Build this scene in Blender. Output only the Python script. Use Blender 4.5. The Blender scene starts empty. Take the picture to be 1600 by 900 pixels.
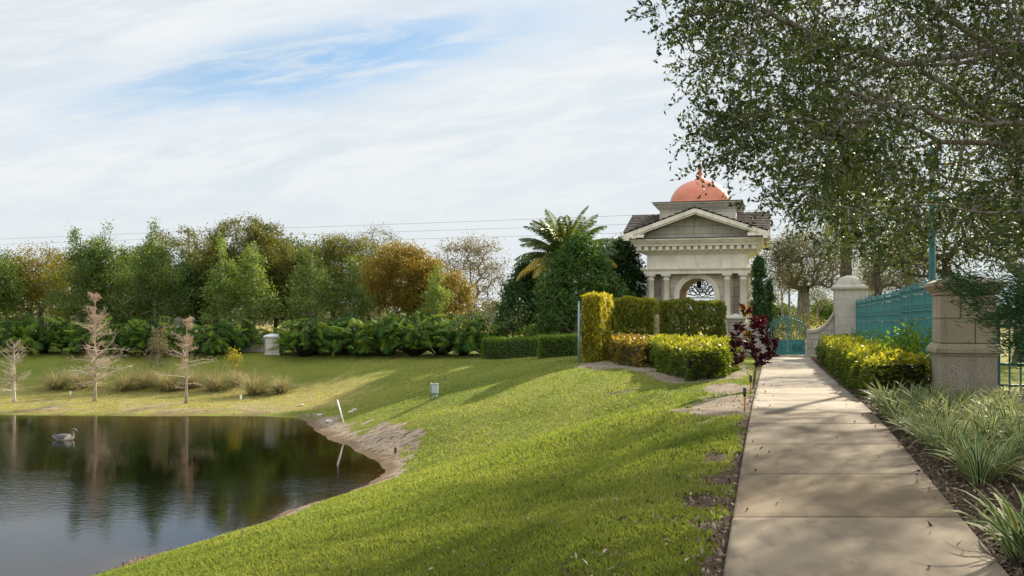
import bpy, math, random
import numpy as np
from mathutils import Vector, Matrix

C = bpy.context.scene.collection
R = math.radians
# ------------------------------------------------------------------ camera, sky, sun, exposure
F, HY, EZ = 1500.0, 490.0, 1.70           # focal length and horizon row in photo pixels, eye height
cam = bpy.data.objects.new('camera', bpy.data.cameras.new('camera'))
C.objects.link(cam)
cam.location = (0, 0, EZ)
cam.rotation_euler = (R(90), 0, 0)
cam.data.sensor_width = 36.0
cam.data.lens = 36.0 * F / 1600.0
cam.data.shift_y = (HY - 450.0) / 1600.0
cam.data.clip_start = 0.1
cam.data.clip_end = 6000
S = bpy.context.scene
S.camera = cam
S.view_settings.view_transform = 'Standard'
S.view_settings.look = 'None'
S.view_settings.gamma = 1
S.view_settings.use_curve_mapping = False
S.view_settings.exposure = 1.18
S.cycles.max_bounces = 8
S.cycles.diffuse_bounces = 3
S.cycles.glossy_bounces = 3
S.cycles.transmission_bounces = 4
S.cycles.transparent_max_bounces = 8

SUN_AZ, SUN_EL = 34.0, 24.5               # azimuth to the right of the view axis, elevation
sd = Vector((math.sin(R(SUN_AZ)) * math.cos(R(SUN_EL)), math.cos(R(SUN_AZ)) * math.cos(R(SUN_EL)), math.sin(R(SUN_EL))))
sl = bpy.data.lights.new('sun', 'SUN')
sl.energy = 5.0
sl.angle = R(0.9)
sl.color = (1.0, 0.87, 0.66)
so = bpy.data.objects.new('sun', sl)
C.objects.link(so)
so.rotation_euler = (-sd).to_track_quat('-Z', 'Y').to_euler()
so.location = (20, 30, 30)

W = bpy.data.worlds.new('World')
S.world = W
W.use_nodes = True
nt = W.node_tree
nt.nodes.clear()


class NB:
    """tiny node-graph helper"""
    def __init__(s, tree): s.t = tree
    def n(s, typ, **kw):
        d = s.t.nodes.new(typ)
        ins = kw.pop('ins', {})
        for k, v in kw.items(): setattr(d, k, v)
        for k, v in ins.items(): s.set(d, k, v)
        return d
    def set(s, d, k, v):
        i = d.inputs[k]
        if isinstance(v, bpy.types.NodeSocket): s.t.links.new(v, i)
        else: i.default_value = v
    def math(s, op, a, b=None, c=None, clamp=False):
        d = s.n('ShaderNodeMath', operation=op, use_clamp=clamp)
        s.set(d, 0, a)
        if b is not None: s.set(d, 1, b)
        if c is not None: s.set(d, 2, c)
        return d.outputs[0]
    def mix(s, f, a, b, blend='MIX'):
        d = s.n('ShaderNodeMix', data_type='RGBA', blend_type=blend)
        s.set(d, 0, f); s.set(d, 6, a if not isinstance(a, tuple) else tuple(a) + (1,) * (4 - len(a)))
        s.set(d, 7, b if not isinstance(b, tuple) else tuple(b) + (1,) * (4 - len(b)))
        return d.outputs[2]
    def noise(s, vec, scale, detail=4, rough=.55, dist=0.0):
        d = s.n('ShaderNodeTexNoise', ins={'Scale': scale, 'Detail': detail, 'Roughness': rough, 'Distortion': dist})
        if vec is not None: s.set(d, 'Vector', vec)
        return d.outputs['Fac']
    def ramp(s, f, stops):
        d = s.n('ShaderNodeValToRGB')
        e = d.color_ramp.elements
        while len(e) < len(stops): e.new(.5)
        for q, (p, c) in zip(e, stops):
            q.position = p
            q.color = (tuple(c) + (1,))[:4] if isinstance(c, (tuple, list)) else (c, c, c, 1)
        s.set(d, 0, f)
        return d.outputs[0]
    def range(s, v, a, b, c=0.0, d=1.0, smooth=True):
        q = s.n('ShaderNodeMapRange', interpolation_type='SMOOTHSTEP' if smooth else 'LINEAR')
        for k, x in enumerate((v, a, b, c, d)): s.set(q, k, x)
        return q.outputs[0]
    def attr(s, name):
        return s.n('ShaderNodeAttribute', attribute_name=name)
    def obj(s):
        return s.n('ShaderNodeTexCoord').outputs['Object']
    def vmul(s, v, k):
        d = s.n('ShaderNodeVectorMath', operation='MULTIPLY')
        s.set(d, 0, v); s.set(d, 1, k)
        return d.outputs[0]
    def bump(s, h, strength=.3, dist=.02):
        return s.n('ShaderNodeBump', ins={'Height': h, 'Strength': strength, 'Distance': dist}).outputs[0]


b = NB(nt)
sky = b.n('ShaderNodeTexSky', sky_type='NISHITA', sun_disc=False)
sky.sun_elevation = R(SUN_EL); sky.sun_rotation = R(SUN_AZ)
sky.air_density = 1.0; sky.dust_density = 0.6; sky.ozone_density = 1.5
gen = b.n('ShaderNodeTexCoord').outputs['Generated']
sep = b.n('ShaderNodeSeparateXYZ'); b.set(sep, 0, gen)
sx, sy, sz = sep.outputs
yy = b.math('MAXIMUM', sy, .08)
az = b.math('DIVIDE', sx, yy)             # tangent-plane direction of the sky towards +Y
el = b.math('DIVIDE', sz, yy)
# high cirrus: streaks that run from lower left to upper right
along = b.math('ADD', az, b.math('MULTIPLY', el, .25))
across = b.math('SUBTRACT', el, b.math('MULTIPLY', az, .17))
cv = b.n('ShaderNodeCombineXYZ'); b.set(cv, 0, b.math('MULTIPLY', along, 2.2)); b.set(cv, 1, b.math('MULTIPLY', across, 9.0))
n1 = b.noise(cv.outputs[0], 1.3, 7, .6, .6)
cv2 = b.n('ShaderNodeCombineXYZ'); b.set(cv2, 0, b.math('MULTIPLY', along, 5.0)); b.set(cv2, 1, b.math('MULTIPLY', across, 26.0)); b.set(cv2, 2, 3.7)
n2 = b.noise(cv2.outputs[0], 1.6, 8, .62, .9)
# the blue opening between the veils
ga = b.math('DIVIDE', b.math('ADD', az, .20), .27)
gc = b.math('DIVIDE', b.math('SUBTRACT', across, .296), .044)
gd = b.math('ADD', b.math('POWER', b.math('ABSOLUTE', ga), 2.0), b.math('POWER', b.math('ABSOLUTE', gc), 2.0))
gap = b.math('EXPONENT', b.math('MULTIPLY', gd, -1.0))
gap = b.math('MULTIPLY', gap, b.range(n2, .30, .56, .45, 1.0))
nn = b.math('ADD', b.math('MULTIPLY', n1, .55), b.math('MULTIPLY', n2, .45))
cover = b.math('ADD', b.math('MULTIPLY', b.math('SUBTRACT', nn, .5), .7), .95)
cover = b.math('SUBTRACT', cover, b.math('MULTIPLY', gap, b.math('ADD', .3, b.math('MULTIPLY', b.range(n2, .25, .75), .45))))
cover = b.range(cover, .28, 1.0)
low = b.range(el, .0, .16, 1.0, 0.0)
cover = b.math('MAXIMUM', cover, b.math('MULTIPLY', low, .93))
cloudcol = b.mix(b.range(nn, .38, .62), (4.85, 5.25, 5.55), (5.65, 5.85, 5.95))
cloudcol = b.mix(b.range(el, .0, .2), (5.0, 5.35, 5.5), cloudcol)
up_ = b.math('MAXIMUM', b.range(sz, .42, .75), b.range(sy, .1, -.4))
cloudcol = b.mix(up_, cloudcol, (8.8, 9.2, 9.6))  # unseen clouds overhead and behind the camera, brightened to add fill light
bluesky = b.mix(.6, sky.outputs[0], (1.75, 3.35, 5.2))
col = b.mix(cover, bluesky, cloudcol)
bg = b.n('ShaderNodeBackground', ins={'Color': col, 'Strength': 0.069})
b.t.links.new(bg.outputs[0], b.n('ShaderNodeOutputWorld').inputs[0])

# ------------------------------------------------------------------ geometry helpers
def PX(px, Y): return (px - 800.0) / F * Y
def PZ(py, Y): return EZ - (py - HY) / F * Y
def PT(px, py, Y): return Vector((PX(px, Y), Y, PZ(py, Y)))


def np_mesh(name, verts, faces, mat, parent=None, attrs=None, loc=(0, 0, 0), smooth=False):
    """faces: an (M,k) integer array or a list of such arrays; attrs: name -> (domain, array)"""
    if not isinstance(faces, list): faces = [faces]
    verts = np.asarray(verts, dtype=np.float32).reshape(-1, 3)
    me = bpy.data.meshes.new(name)
    me.vertices.add(len(verts)); me.vertices.foreach_set('co', verts.ravel())
    idx = np.concatenate([np.asarray(f, dtype=np.int32).ravel() for f in faces])
    tot = np.concatenate([np.full(len(f), f.shape[1], dtype=np.int32) for f in faces])
    st = np.concatenate([[0], np.cumsum(tot)[:-1]]).astype(np.int32)
    me.loops.add(len(idx)); me.loops.foreach_set('vertex_index', idx)
    me.polygons.add(len(tot)); me.polygons.foreach_set('loop_start', st)
    try: me.polygons.foreach_set('loop_total', tot)
    except Exception: pass
    if smooth: me.polygons.foreach_set('use_smooth', np.ones(len(tot), dtype=bool))
    for k, (dom, arr) in (attrs or {}).items():
        arr = np.asarray(arr, dtype=np.float32)
        if arr.ndim == 2:
            a = me.attributes.new(k, 'FLOAT_COLOR', dom); a.data.foreach_set('color', arr.ravel())
        else:
            a = me.attributes.new(k, 'FLOAT', dom); a.data.foreach_set('value', arr)
    me.update(calc_edges=True); me.validate()
    if mat: me.materials.append(mat)
    o = bpy.data.objects.new(name, me); C.objects.link(o)
    o.location = loc
    if parent: o.parent = parent
    return o


class MB:
    """collects solids; build() links them as ONE mesh object"""
    def __init__(s): s.v = []; s.f = []; s.sm = []
    def add(s, vs, fs, smooth=False):
        k = len(s.v); s.v += [tuple(p) for p in vs]
        for f in fs: s.f.append(tuple(i + k for i in f)); s.sm.append(smooth)
    def box(s, x0, x1, y0, y1, z0, z1, rz=0, c=None):
        vs = [(x, y, z) for z in (z0, z1) for x, y in ((x0, y0), (x1, y0), (x1, y1), (x0, y1))]
        if rz:
            cx, cy = c or ((x0 + x1) / 2, (y0 + y1) / 2)
            ca, sa = math.cos(rz), math.sin(rz)
            vs = [(cx + (x - cx) * ca - (y - cy) * sa, cy + (x - cx) * sa + (y - cy) * ca, z) for x, y, z in vs]
        s.add(vs, [(3, 2, 1, 0), (4, 5, 6, 7), (0, 1, 5, 4), (1, 2, 6, 5), (2, 3, 7, 6), (3, 0, 4, 7)])
    def frus(s, h0, h1, z0, z1, cx=0, cy=0, k0=None, k1=None):
        """square frustum: half sizes h0 at z0, h1 at z1"""
        k0 = h0 if k0 is None else k0; k1 = h1 if k1 is None else k1
        vs = [(cx - h0, cy - k0, z0), (cx + h0, cy - k0, z0), (cx + h0, cy + k0, z0), (cx - h0, cy + k0, z0),
              (cx - h1, cy - k1, z1), (cx + h1, cy - k1, z1), (cx + h1, cy + k1, z1), (cx - h1, cy + k1, z1)]
        s.add(vs, [(3, 2, 1, 0), (4, 5, 6, 7), (0, 1, 5, 4), (1, 2, 6, 5), (2, 3, 7, 6), (3, 0, 4, 7)])
    def lathe(s, prof, cx=0, cy=0, n=24, smooth=True):
        vs = []; fs = []
        for r, z in prof:
            for i in range(n):
                a = 2 * math.pi * i / n
                vs.append((cx + r * math.cos(a), cy + r * math.sin(a), z))
        for j in range(len(prof) - 1):
            for i in range(n):
                fs.append((j * n + i, j * n + (i + 1) % n, (j + 1) * n + (i + 1) % n, (j + 1) * n + i))
        fs.append(tuple(range(n - 1, -1, -1))); fs.append(tuple((len(prof) - 1) * n + i for i in range(n)))
        s.add(vs, fs, smooth)
    def tube(s, pts, r, n=6, smooth=True, close=False):
        pts = [Vector(p) for p in pts]
        m = len(pts); vs = []; fs = []
        for i, p in enumerate(pts):
            if close: d = pts[(i + 1) % m] - pts[i - 1]
            else: d = pts[min(i + 1, m - 1)] - pts[max(i - 1, 0)]
            d = d.normalized() if d.length > 1e-9 else Vector((0, 0, 1))
            a = d.cross(Vector((0, 0, 1)) if abs(d.z) < .9 else Vector((1, 0, 0))).normalized()
            c = d.cross(a)
            rr = r[i] if isinstance(r, (list, tuple)) else r
            for k in range(n):
                t = 2 * math.pi * k / n
                vs.append(p + (a * math.cos(t) + c * math.sin(t)) * rr)
        for i in range(m if close else m - 1):
            j = (i + 1) % m
            for k in range(n):
                fs.append((i * n + k, i * n + (k + 1) % n, j * n + (k + 1) % n, j * n + k))
        if not close:
            fs.append(tuple(range(n - 1, -1, -1))); fs.append(tuple((m - 1) * n + k for k in range(n)))
        s.add(vs, fs, smooth)
    def prism(s, poly, y0, y1):
        """polygon in (x,z), extruded along y"""
        n = len(poly)
        vs = [(x, y0, z) for x, z in poly] + [(x, y1, z) for x, z in poly]
        fs = [tuple(range(n)), tuple(range(2 * n - 1, n - 1, -1))]
        for i in range(n):
            j = (i + 1) % n
            fs.append((j, i, n + i, n + j))
        s.add(vs, fs)
    def build(s, name, mat, parent=None, loc=(0, 0, 0), bevel=0, rz=0):
        me = bpy.data.meshes.new(name)
        me.from_pydata(s.v, [], s.f)
        me.polygons.foreach_set('use_smooth', s.sm)
        me.materials.append(mat); me.update()
        o = bpy.data.objects.new(name, me); C.objects.link(o)
        o.location = loc; o.rotation_euler = (0, 0, rz)
        if parent: o.parent = parent
        if bevel:
            m = o.modifiers.new('bevel', 'BEVEL'); m.width = bevel; m.segments = 2; m.limit_method = 'ANGLE'
        return o


def tag(o, label, cat, group=None, kind=None):
    if label: o['label'] = label
    if cat: o['category'] = cat
    if group: o['group'] = group
    if kind: o['kind'] = kind
    return o


def thing(name, label, cat, loc=(0, 0, 0), rz=0, group=None, scale=1):
    o = bpy.data.objects.new(name, None); C.objects.link(o)
    o.empty_display_size = .2
    o.location = loc; o.rotation_euler = (0, 0, rz); o.scale = (scale,) * 3
    return tag(o, label, cat, group)


def dup(root, loc, rz=0, scale=None, label=None, group=None):
    r = root.copy(); C.objects.link(r)
    r.location = loc; r.rotation_euler = (0, 0, rz)
    if scale is not None: r.scale = scale if isinstance(scale, tuple) else (scale,) * 3
    if label: r['label'] = label
    if group: r['group'] = group
    for ch in list(root.children):
        c = ch.copy(); C.objects.link(c); c.parent = r
        for g in list(ch.children):
            d = g.copy(); C.objects.link(d); d.parent = c
    return r

# ------------------------------------------------------------------ materials
MATS = {}
def newmat(name):
    m = bpy.data.materials.new(name); m.use_nodes = True
    m.node_tree.nodes.clear()
    return m, NB(m.node_tree)


def out(b, sh):
    b.t.links.new(sh, b.n('ShaderNodeOutputMaterial').inputs[0])


def plain(name, col, rough=.6, metal=0.0, var=.15, scale=6.0, bump=.0, spec=.4):
    m, b = newmat(name)
    n = b.noise(b.obj(), scale, 5)
    c = b.mix(b.range(n, .3, .7), tuple(x * (1 - var) for x in col), tuple(min(1, x * (1 + var)) for x in col))
    p = b.n('ShaderNodeBsdfPrincipled', ins={'Base Color': c, 'Roughness': rough, 'Metallic': metal, 'Specular IOR Level': spec})
    if bump: b.set(p, 'Normal', b.bump(b.noise(b.obj(), scale * 6, 5), bump, .01))
    out(b, p.outputs[0])
    return m


def leafmat(name, stops, trans=.4, rough=.5, spec=.2, tint=(1.15, 1.1, .55)):
    """stops: colours over the per-leaf value v in 0..1; leaves let light through"""
    m, b = newmat(name)
    v = b.attr('v').outputs['Fac']
    k = len(stops)
    c = b.ramp(v, [(i / max(1, k - 1), s) for i, s in enumerate(stops)])
    p = b.n('ShaderNodeBsdfPrincipled', ins={'Base Color': c, 'Roughness': rough, 'Specular IOR Level': spec})
    tc = b.mix(1.0, c, tint, 'MULTIPLY')
    t = b.n('ShaderNodeBsdfTranslucent', ins={'Color': tc})
    x = b.n('ShaderNodeMixShader', ins={0: trans, 1: p.outputs[0], 2: t.outputs[0]})
    out(b, x.outputs[0])
    return m


def stonemat(name, col, dark, blocks=None, rough=.85, stain=.5, speck=0.0):
    m, b = newmat(name)
    o = b.obj()
    n = b.noise(o, 1.7, 6, .6)
    n3 = b.noise(b.vmul(o, (3.0, 3.0, .5)), 2.2, 5, .6)      # rain streaks run down the stone
    c = b.mix(b.range(n, .35, .72), col, tuple(x * .82 for x in col))
    c = b.mix(b.math('MULTIPLY', b.range(n3, .5, .78), stain), c, dark)
    h = b.noise(o, 30, 4)
    if speck:
        vo = b.noise(o, 38, 3, .7)
        c = b.mix(b.math('MULTIPLY', b.range(vo, .52, .66), speck), c, tuple(x * .35 for x in col))
        h = b.math('SUBTRACT', h, b.math('MULTIPLY', vo, 1.5))
    if blocks:
        s = b.n('ShaderNodeSeparateXYZ'); b.set(s, 0, o)
        cb = b.n('ShaderNodeCombineXYZ'); b.set(cb, 0, b.math('ADD', s.outputs[0], s.outputs[1])); b.set(cb, 1, s.outputs[2])
        br = b.n('ShaderNodeTexBrick', ins={'Vector': cb.outputs[0], 'Scale': 1.0, 'Mortar Size': .012, 'Brick Width': blocks[0], 'Row Height': blocks[1],
                                            'Color1': (1, 1, 1, 1), 'Color2': (.86, .85, .83, 1), 'Mortar': (.45, .42, .38, 1)})
        c = b.mix(1.0, c, br.outputs[0], 'MULTIPLY')
    p = b.n('ShaderNodeBsdfPrincipled', ins={'Base Color': c, 'Roughness': rough, 'Specular IOR Level': .25, 'Normal': b.bump(h, .25, .01)})
    out(b, p.outputs[0])
    return m


def barkmat(name, col, dark):
    m, b = newmat(name)
    n = b.noise(b.vmul(b.obj(), (1, 1, .3)), 14, 6, .65)
    c = b.mix(b.range(n, .35, .65), dark, col)
    p = b.n('ShaderNodeBsdfPrincipled', ins={'Base Color': c, 'Roughness': .9, 'Specular IOR Level': .15, 'Normal': b.bump(n, .6, .03)})
    out(b, p.outputs[0])
    return m


M_cream = stonemat('cream_stone', (.74, .67, .545), (.3, .26, .195), None, stain=.6)
M_creamblk = stonemat('cream_block_stone', (.6, .52, .41), (.26, .23, .18), (.72, .42), stain=.3)
M_weather = stonemat('weathered_stone', (.52, .48, .40), (.2, .18, .14), (.85, .36), stain=.7)
M_pier = stonemat('coral_stone', (.33, .275, .195), (.11, .095, .075), None, stain=.75, speck=.55)
M_pierlow = stonemat('pitted_coral_stone', (.32, .28, .215), (.14, .125, .1), None, stain=.4, speck=.85)
M_pale = stonemat('pale_stone', (.46, .425, .36), (.2, .165, .11), None, stain=.6)
M_paleblk = stonemat('pale_block_stone', (.45, .41, .34), (.2, .165, .11), (.62, .36), stain=.6)
M_copper, _b = newmat('pink_copper')
_n = _b.noise(_b.obj(), 3.0, 5)
_st = _b.noise(_b.vmul(_b.obj(), (6, 6, 1.0)), 2.2, 5)
_c = _b.mix(_b.range(_n, .35, .7), (.58, .205, .118), (.5, .168, .1))
_c = _b.mix(_b.math('MULTIPLY', _b.range(_st, .52, .76), .4), _c, (.3, .1, .08))
out(_b, _b.n('ShaderNodeBsdfPrincipled', ins={'Base Color': _c, 'Roughness': .45, 'Metallic': .2, 'Specular IOR Level': .4}).outputs[0])
M_tile = plain('brown_roof_tile', (.085, .066, .055), .85, 0, .7, 9.0, .3)
M_darkmetal = plain('dark_metal', (.03, .028, .026), .5, .3)
M_teal = plain('teal_paint', (.048, .185, .185), .42, .15, .25, 5.0)
M_tealdark = plain('dark_teal_paint', (.015, .095, .085), .45, .1, .2)
M_galv = plain('galvanized_pipe', (.27, .31, .34), .45, .5)
M_wood = plain('weathered_wood', (.33, .27, .16), .85, 0, .25, 8, .3)
M_pvc = plain('white_plastic', (.75, .74, .7), .5, 0, .06)
M_box = plain('grey_box_paint', (.36, .41, .42), .45, .1, .06)
M_rock = plain('pale_rock', (.5, .45, .38), .9, 0, .25, 9, .5)
M_black = plain('black_plastic', (.02, .02, .02), .4)
M_rust = plain('rusty_orange_metal', (.36, .15, .05), .75, 0, .3, 20)
M_wire = plain('cable', (.12, .12, .125), .6)
M_pole = plain('pole_wood', (.1, .08, .065), .9)
M_bark = barkmat('grey_bark', (.27, .235, .19), (.085, .07, .055))
M_barkdk = barkmat('dark_bark', (.12, .095, .07), (.04, .03, .024))
M_barkpale = barkmat('pale_bark', (.42, .36, .29), (.16, .12, .09))
M_twig = barkmat('pale_pink_bark', (.62, .56, .47), (.38, .33, .27))
M_cyptrunk = barkmat('red_brown_bark', (.44, .34, .28), (.22, .16, .125))
M_core = plain('hedge_twigs', (.022, .026, .012), .95, 0, .5, 12)

L_oak = leafmat('oak_leaf', [(.013, .032, .012), (.034, .06, .016), (.085, .112, .022), (.21, .2, .03)], .4, .5, .25)
L_bgoak = leafmat('background_oak_leaf', [(.07, .08, .045), (.13, .135, .075), (.2, .19, .1)], .4)
L_olive = leafmat('olive_leaf', [(.05, .066, .014), (.105, .12, .022), (.21, .195, .032)], .4)
L_gold = leafmat('gold_olive_leaf', [(.09, .095, .017), (.18, .155, .024), (.28, .21, .032)], .45)
L_green = leafmat('green_leaf', [(.045, .09, .02), (.1, .155, .032), (.2, .26, .055)], .42)
L_fresh = leafmat('fresh_green_leaf', [(.095, .16, .035), (.165, .24, .055), (.27, .34, .09)], .45)
L_dark = leafmat('dark_green_leaf', [(.034, .066, .018), (.06, .108, .026), (.11, .16, .038)], .35)
L_orange = leafmat('orange_leaf', [(.10, .1, .02), (.19, .145, .024), (.27, .175, .028), (.26, .235, .035)], .45)
L_grey = leafmat('grey_brown_leaf', [(.1, .09, .055), (.17, .15, .095), (.22, .2, .11)], .35)
L_conifer = leafmat('conifer_spray', [(.03, .07, .016), (.058, .125, .022), (.13, .2, .034)], .3)
L_cyp = leafmat('dark_conifer_spray', [(.022, .054, .018), (.04, .092, .024), (.075, .135, .03)], .2)
L_juniper = leafmat('juniper_spray', [(.014, .042, .02), (.025, .07, .03), (.055, .12, .04)], .25, .7, .05)
L_bamboo = leafmat('yellow_green_leaf', [(.1, .12, .014), (.25, .235, .02), (.5, .42, .03)], .5)
L_bamdark = leafmat('mid_green_leaf', [(.075, .115, .016), (.17, .2, .024), (.36, .33, .03)], .45)
L_golden = leafmat('golden_leaf', [(.045, .085, .014), (.13, .165, .02), (.31, .32, .03), (.52, .46, .05)], .45)
L_redhedge = leafmat('reddening_leaf', [(.05, .08, .015), (.13, .14, .022), (.22, .125, .035), (.45, .4, .04)], .42)
L_clip = leafmat('clipped_hedge_leaf', [(.05, .105, .018), (.12, .21, .03), (.22, .32, .05)], .42)
L_phil = leafmat('lobed_leaf', [(.03, .07, .014), (.065, .14, .022), (.2, .28, .03)], .35, .65, .1)
L_croton = leafmat('croton_leaf', [(.02, .008, .01), (.042, .011, .016), (.062, .012, .02), (.24, .03, .05), (.42, .3, .02)], .22, .6, .12, (1.2, .7, .8))
L_palm = leafmat('palm_leaflet', [(.03, .06, .014), (.06, .1, .02), (.13, .165, .03), (.40, .29, .03)], .35, .4, .5)
L_rust = leafmat('rusty_needle', [(.4, .25, .15), (.52, .4, .28)], .3, .7, .1, (1, .9, .8))
L_tuft = leafmat('tan_grass_blade', [(.2, .155, .09), (.32, .265, .14), (.4, .36, .18), (.2, .21, .085)], .4, .6, .2, (1, 1, .75))
L_vine = leafmat('vine_leaf', [(.04, .1, .012), (.1, .2, .02), (.2, .3, .03)], .5)
L_far = leafmat('far_leaf', [(.06, .075, .05), (.1, .115, .07), (.15, .15, .09)], .3)
L_grass = leafmat('grass_blade', [(.08, .135, .03), (.155, .21, .045), (.245, .28, .07), (.42, .37, .16)], .45, .6, .15, (1.1, 1.1, .55))

# variegated strap leaves: cream margins, green centre; u runs across the blade
L_strap, _b = newmat('variegated_strap_leaf')
_u = _b.math('ABSOLUTE', _b.attr('u').outputs['Fac'])
_v = _b.attr('v').outputs['Fac']
_gr = _b.ramp(_v, [(0, (.03, .075, .03)), (.6, (.07, .13, .045)), (1, (.16, .19, .05))])
_cr = _b.ramp(_v, [(0, (.33, .39, .17)), (.7, (.46, .48, .2)), (1, (.46, .4, .12))])
_c = _b.mix(_b.range(_u, .5, .62), _gr, _cr)
_p = _b.n('ShaderNodeBsdfPrincipled', ins={'Base Color': _c, 'Roughness': .6, 'Specular IOR Level': .12})
_t = _b.n('ShaderNodeBsdfTranslucent', ins={'Color': _c})
out(_b, _b.n('ShaderNodeMixShader', ins={0: .35, 1: _p.outputs[0], 2: _t.outputs[0]}).outputs[0])

# ------------------------------------------------------------------ terrain
ZW = EZ - 3.55                                # pond level
def pc(Y): return 2.216 + .2705 * (np.asarray(Y, dtype=float) - 6)       # centre line of the path
HPY = [-60, -10, 0, 4, 6, 9, 11, 13.2, 15, 17, 21, 25, 30, 40, 60, 200]
HPZ = [-.4, -.3, -.1, .005, .06, .14, .2, .245, .245, .22, .15, .10, .05, -.02, -.03, -.1]
def hp(Y): return np.interp(Y, HPY, HPZ)

SHORE = [(-2.85, 21.4), (-3.3, 23.2), (-4.3, 25.6), (-5.3, 27.6), (-6.0, 29.2), (-6.6, 31.2), (-7.6, 32.8), (-10, 33.3), (-13, 33.35), (-18, 33.6),
         (-24, 33.4), (-31, 32), (-37, 28), (-41, 20), (-42, 8), (-39, -4), (-30, -13), (-20, -15), (-14.5, -9), (-12, 0),
         (-9.6, 6), (-7.3, 10), (-5.65, 13), (-4.9, 14.6), (-4.25, 16.2), (-3.55, 18.2), (-3.0, 20)]
def dense(poly, step=1.2, close=True):
    r = []
    n = len(poly)
    for i in range(n if close else n - 1):
        a = np.array(poly[i], float); c = np.array(poly[(i + 1) % n], float)
        k = max(1, int(np.linalg.norm(c - a) / step))
        for j in range(k): r.append(a + (c - a) * j / k)
    return np.array(r)
SH = dense(SHORE, 1.3)

def inpoly(X, Y, poly):
    poly = np.asarray(poly, float); x = np.asarray(X, float); y = np.asarray(Y, float)
    r = np.zeros(np.broadcast(x, y).shape, bool)
    n = len(poly)
    for i in range(n):
        x0, y0 = poly[i]; x1, y1 = poly[(i + 1) % n]
        c = ((y0 > y) != (y1 > y)) & (x < (x1 - x0) * (y - y0) / (y1 - y0 + 1e-12) + x0)
        r ^= c
    return r

cp = [(x, y, ZW) for x, y in SH]
for Y in (-14, -8, -3, 0, 3, 6, 9, 12, 15, 18, 21, 25, 29, 33, 37, 41, 47):
    for d in (-1.0, 0, 1.0, 4.0): cp.append((float(pc(Y)) + d, Y, float(hp(Y)) - .035))
    cp.append((float(pc(Y)) + 12, Y, float(hp(Y)) * .5)); cp.append((float(pc(Y)) + 30, Y, 0))
def shore_x(Y):
    return np.interp(Y, [-9, 0, 6, 10, 13, 14.6, 16.2, 18.2, 20, 21.4, 23.2, 25.6, 27.6, 29.2],
                     [-14.5, -12, -9.6, -7.3, -5.65, -4.9, -4.25, -3.55, -3, -2.85, -3.3, -4.3, -5.3, -6])
for Y in (0, 5, 9, 13, 17, 21):
    a = float(shore_x(Y)); t = float(pc(Y)) - 1.0; zt = float(hp(Y)) - .035
    for f in (.2, .4, .6, .8):
        cp.append((a + (t - a) * f, Y, ZW + (zt - ZW) * (f ** .92 + .05 * math.sin(math.pi * f))))
cp += [(2.2, 15.5, .13), (3.4, 21, .10), (4, 25, .07), (3.6, 31, .02), (2.3, 33, 0), (1.4, 36, -.05), (.9, 38.5, -.1), (2.4, 27, -.08), (1.8, 30, -.1),
       (-2.4, 29.3, -.92), (-1.2, 27.3, -.85), (0.6, 27, -.42), (-.2, 33, -.5), (-3, 34.5, -.98), (-5, 38, -1.0), (-1.5, 39, -.5), (-5.4, 33, -1.5), (-4, 30, -1.3),
       (-3.2, 25.5, -1.35), (-2.0, 23.5, -1.4)]
for X in (-9, -13, -18, -24, -30):
    cp += [(X, 36.7, -1.66), (X, 40, -1.46), (X, 43, -.95), (X, 46, -.32), (X, 49, -.24)]
for X in (-40, -30, -20, -10, 0, 10, 20, 40):
    cp += [(X, 55, -.2), (X, 66, -.15)]
cp += [(-7, 42, -.85), (-4, 45.6, -.32), (-1.5, 44.5, -.27), (1, 41, -.14), (3, 46, -.06), (8, 48, -.03), (14, 48, -.02)]
for x, y in SH[::2]:
    v = np.array([-16 - x, 14 - y]); v /= np.linalg.norm(v)
    cp.append((x + v[0] * 1.0, y + v[1] * 1.0, ZW - .13)); cp.append((x + v[0] * 2.4, y + v[1] * 2.4, ZW - .42))
cp += [(-9, 22, -2.75), (-8, 16, -2.75), (-14, 27, -2.75), (-15, 10, -3), (-18, 18, -3.2), (-26, 24, -3.1), (-28, 8, -3.2), (-22, -4, -3)]
for x, y in ((-46, 20), (-46, 0), (-36, -16), (-20, -20), (-42, 34)): cp.append((x, y, -.9))
cp = np.array(cp, float)
_N = len(cp)
def _phi(d2): return .5 * d2 * np.log(d2 + 1e-9)
_d2 = ((cp[:, None, :2] - cp[None, :, :2]) ** 2).sum(-1)
_A = np.zeros((_N + 3, _N + 3)); _A[:_N, :_N] = _phi(_d2) + np.eye(_N) * .12
_A[:_N, _N] = 1; _A[:_N, _N + 1:] = cp[:, :2]; _A[_N, :_N] = 1; _A[_N + 1:, :_N] = cp[:, :2].T
_w = np.linalg.solve(_A, np.concatenate([cp[:, 2], [0, 0, 0]]))
def gz(X, Y):
    X = np.atleast_1d(np.asarray(X, float)); Y = np.atleast_1d(np.asarray(Y, float))
    x = np.clip(X, -46, 34); y = np.clip(Y, -18, 64)
    r = np.empty(len(x))
    for i in range(0, len(x), 20000):
        q = np.stack([x[i:i + 20000], y[i:i + 20000]], 1)
        d2 = ((q[:, None, :] - cp[None, :, :2]) ** 2).sum(-1)
        r[i:i + 20000] = _phi(d2) @ _w[:_N] + _w[_N] + q @ _w[_N + 1:]
    # away from the plotted area the land levels out
    far = np.clip((np.maximum(np.abs(X + 5) - 40, np.maximum(Y - 62, -16 - Y)) / 30.0), 0, 1)
    r = r * (1 - far) + far * -.2
    # the bed of the path is dug in a little
    d = np.abs(X - pc(Y)); on = (d < .86) & (Y < 40.2) & (Y > -8)
    r = np.where(on, np.minimum(r, hp(Y) - .07), r)
    return r
def g1(x, y): return float(gz(x, y)[0])

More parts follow.
